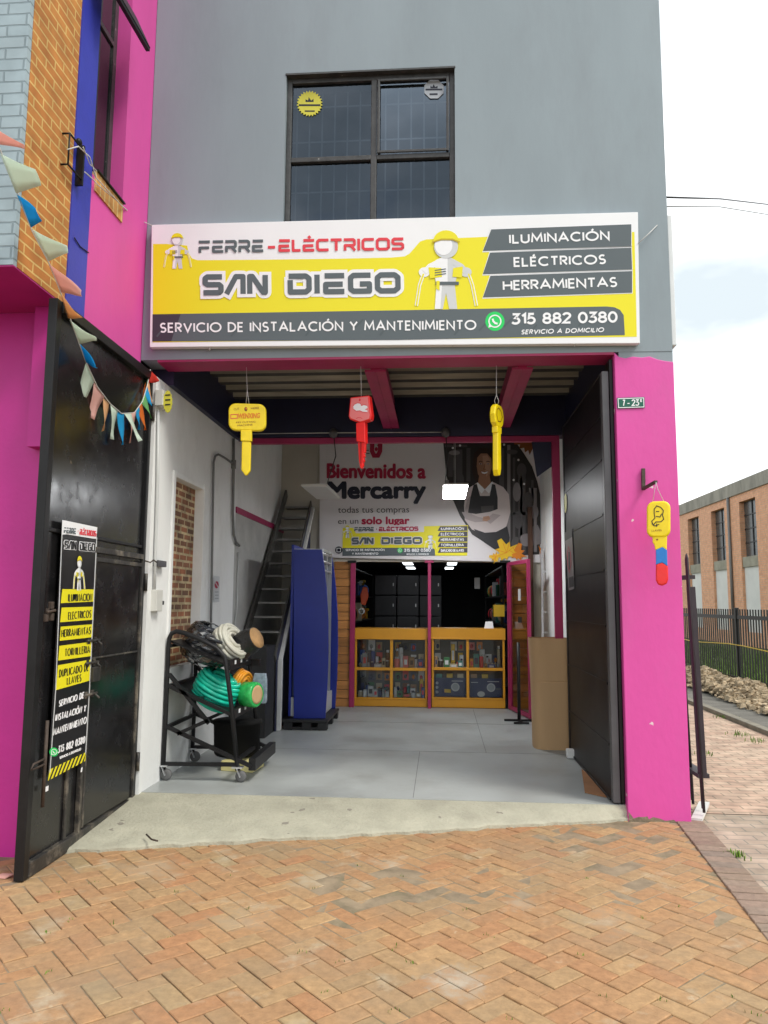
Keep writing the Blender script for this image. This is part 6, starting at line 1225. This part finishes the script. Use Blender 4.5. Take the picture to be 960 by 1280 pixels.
# warehouse
WBX = 12.0
wh = thing('brick_warehouse', 'long orange brick warehouse with tall recessed windows beyond the iron fence', 'building', (WBX+3, 40, 0))
WB = bricks('warehouse_brick', (.62, .30, .165), (.68, .36, .20), (.50, .34, .24), (1, 2), .24, .085, .010, bump=.3, var=.15)
zr = 6.05; pitch = 3.22; wyc = [30.6-pitch*4+pitch*k for k in range(16)]; ww = .80
sillz, winz, wint, basez = 3.1, 3.5, 5.72, .55
q = MB(); prev = 14.0
for c in wyc:
    q.box((WBX, prev, 0), (WBX+.3, c-ww, zr)); q.box((WBX, c-ww, wint), (WBX+.3, c+ww, zr)); q.box((WBX, c-ww, 0), (WBX+.3, c+ww, basez)); prev = c+ww
q.box((WBX, prev, 0), (WBX+.3, 85, zr)); q.box((WBX, 14, 0), (WBX+14, 14.3, zr)); q.build('wall', WB, wh)
q = MB(); q.box((WBX-.06, 13.95, zr), (WBX+.4, 85, zr+.52)); q.build('concrete_cornice', paint('weathered_concrete', (.27, .26, .22), rough=.95, var=.3, scale=1.5, stretch=(1, 1, .3), dirt=(.8, 2), dirtcol=(.11, .11, .10)), wh)
q = MB(); q.box((WBX+.35, 14.3, 5.8), (WBX+14, 85, 6.2)); q.build('roof', PLASTER, wh)
WG = paint('dusty_dark_glass', (.055, .06, .06), rough=.25, var=.3, scale=2); WF = paint('grey_sill_concrete', (.28, .27, .21), rough=.9, var=.2); WPN = paint('white_infill_paint', (.62, .63, .60), rough=.85, var=.08, scale=1)
for c in wyc:
    q = MB(); q.box((WBX+.20, c-ww+.002, winz), (WBX+.23, c+ww-.002, wint-.002)); w_ = q.build('window', WG, wh)
    q = MB(); q.box((WBX+.17, c-.03, winz), (WBX+.199, c+.03, wint-.01))
    for z in (winz+.55, winz+1.1, winz+1.65): q.box((WBX+.175, c-ww+.01, z), (WBX+.199, c+ww-.01, z+.04))
    q.build('window_frame', BLACKM, w_)
    q = MB(); q.box((WBX+.04, c-ww+.002, sillz), (WBX+.28, c+ww-.002, winz)); q.build('window_sill', WF, w_)
    q = MB(); q.box((WBX+.10, c-ww+.002, basez), (WBX+.2, c+ww-.002, sillz)); q.build('white_infill', WPN, wh)
for yy in (32.4, 25.9, 45):
    q = MB(); q.tube([(WBX-.06, yy, 0), (WBX-.06, yy, zr)], .06, 8); q.build('drainpipe', CONDUIT, wh)
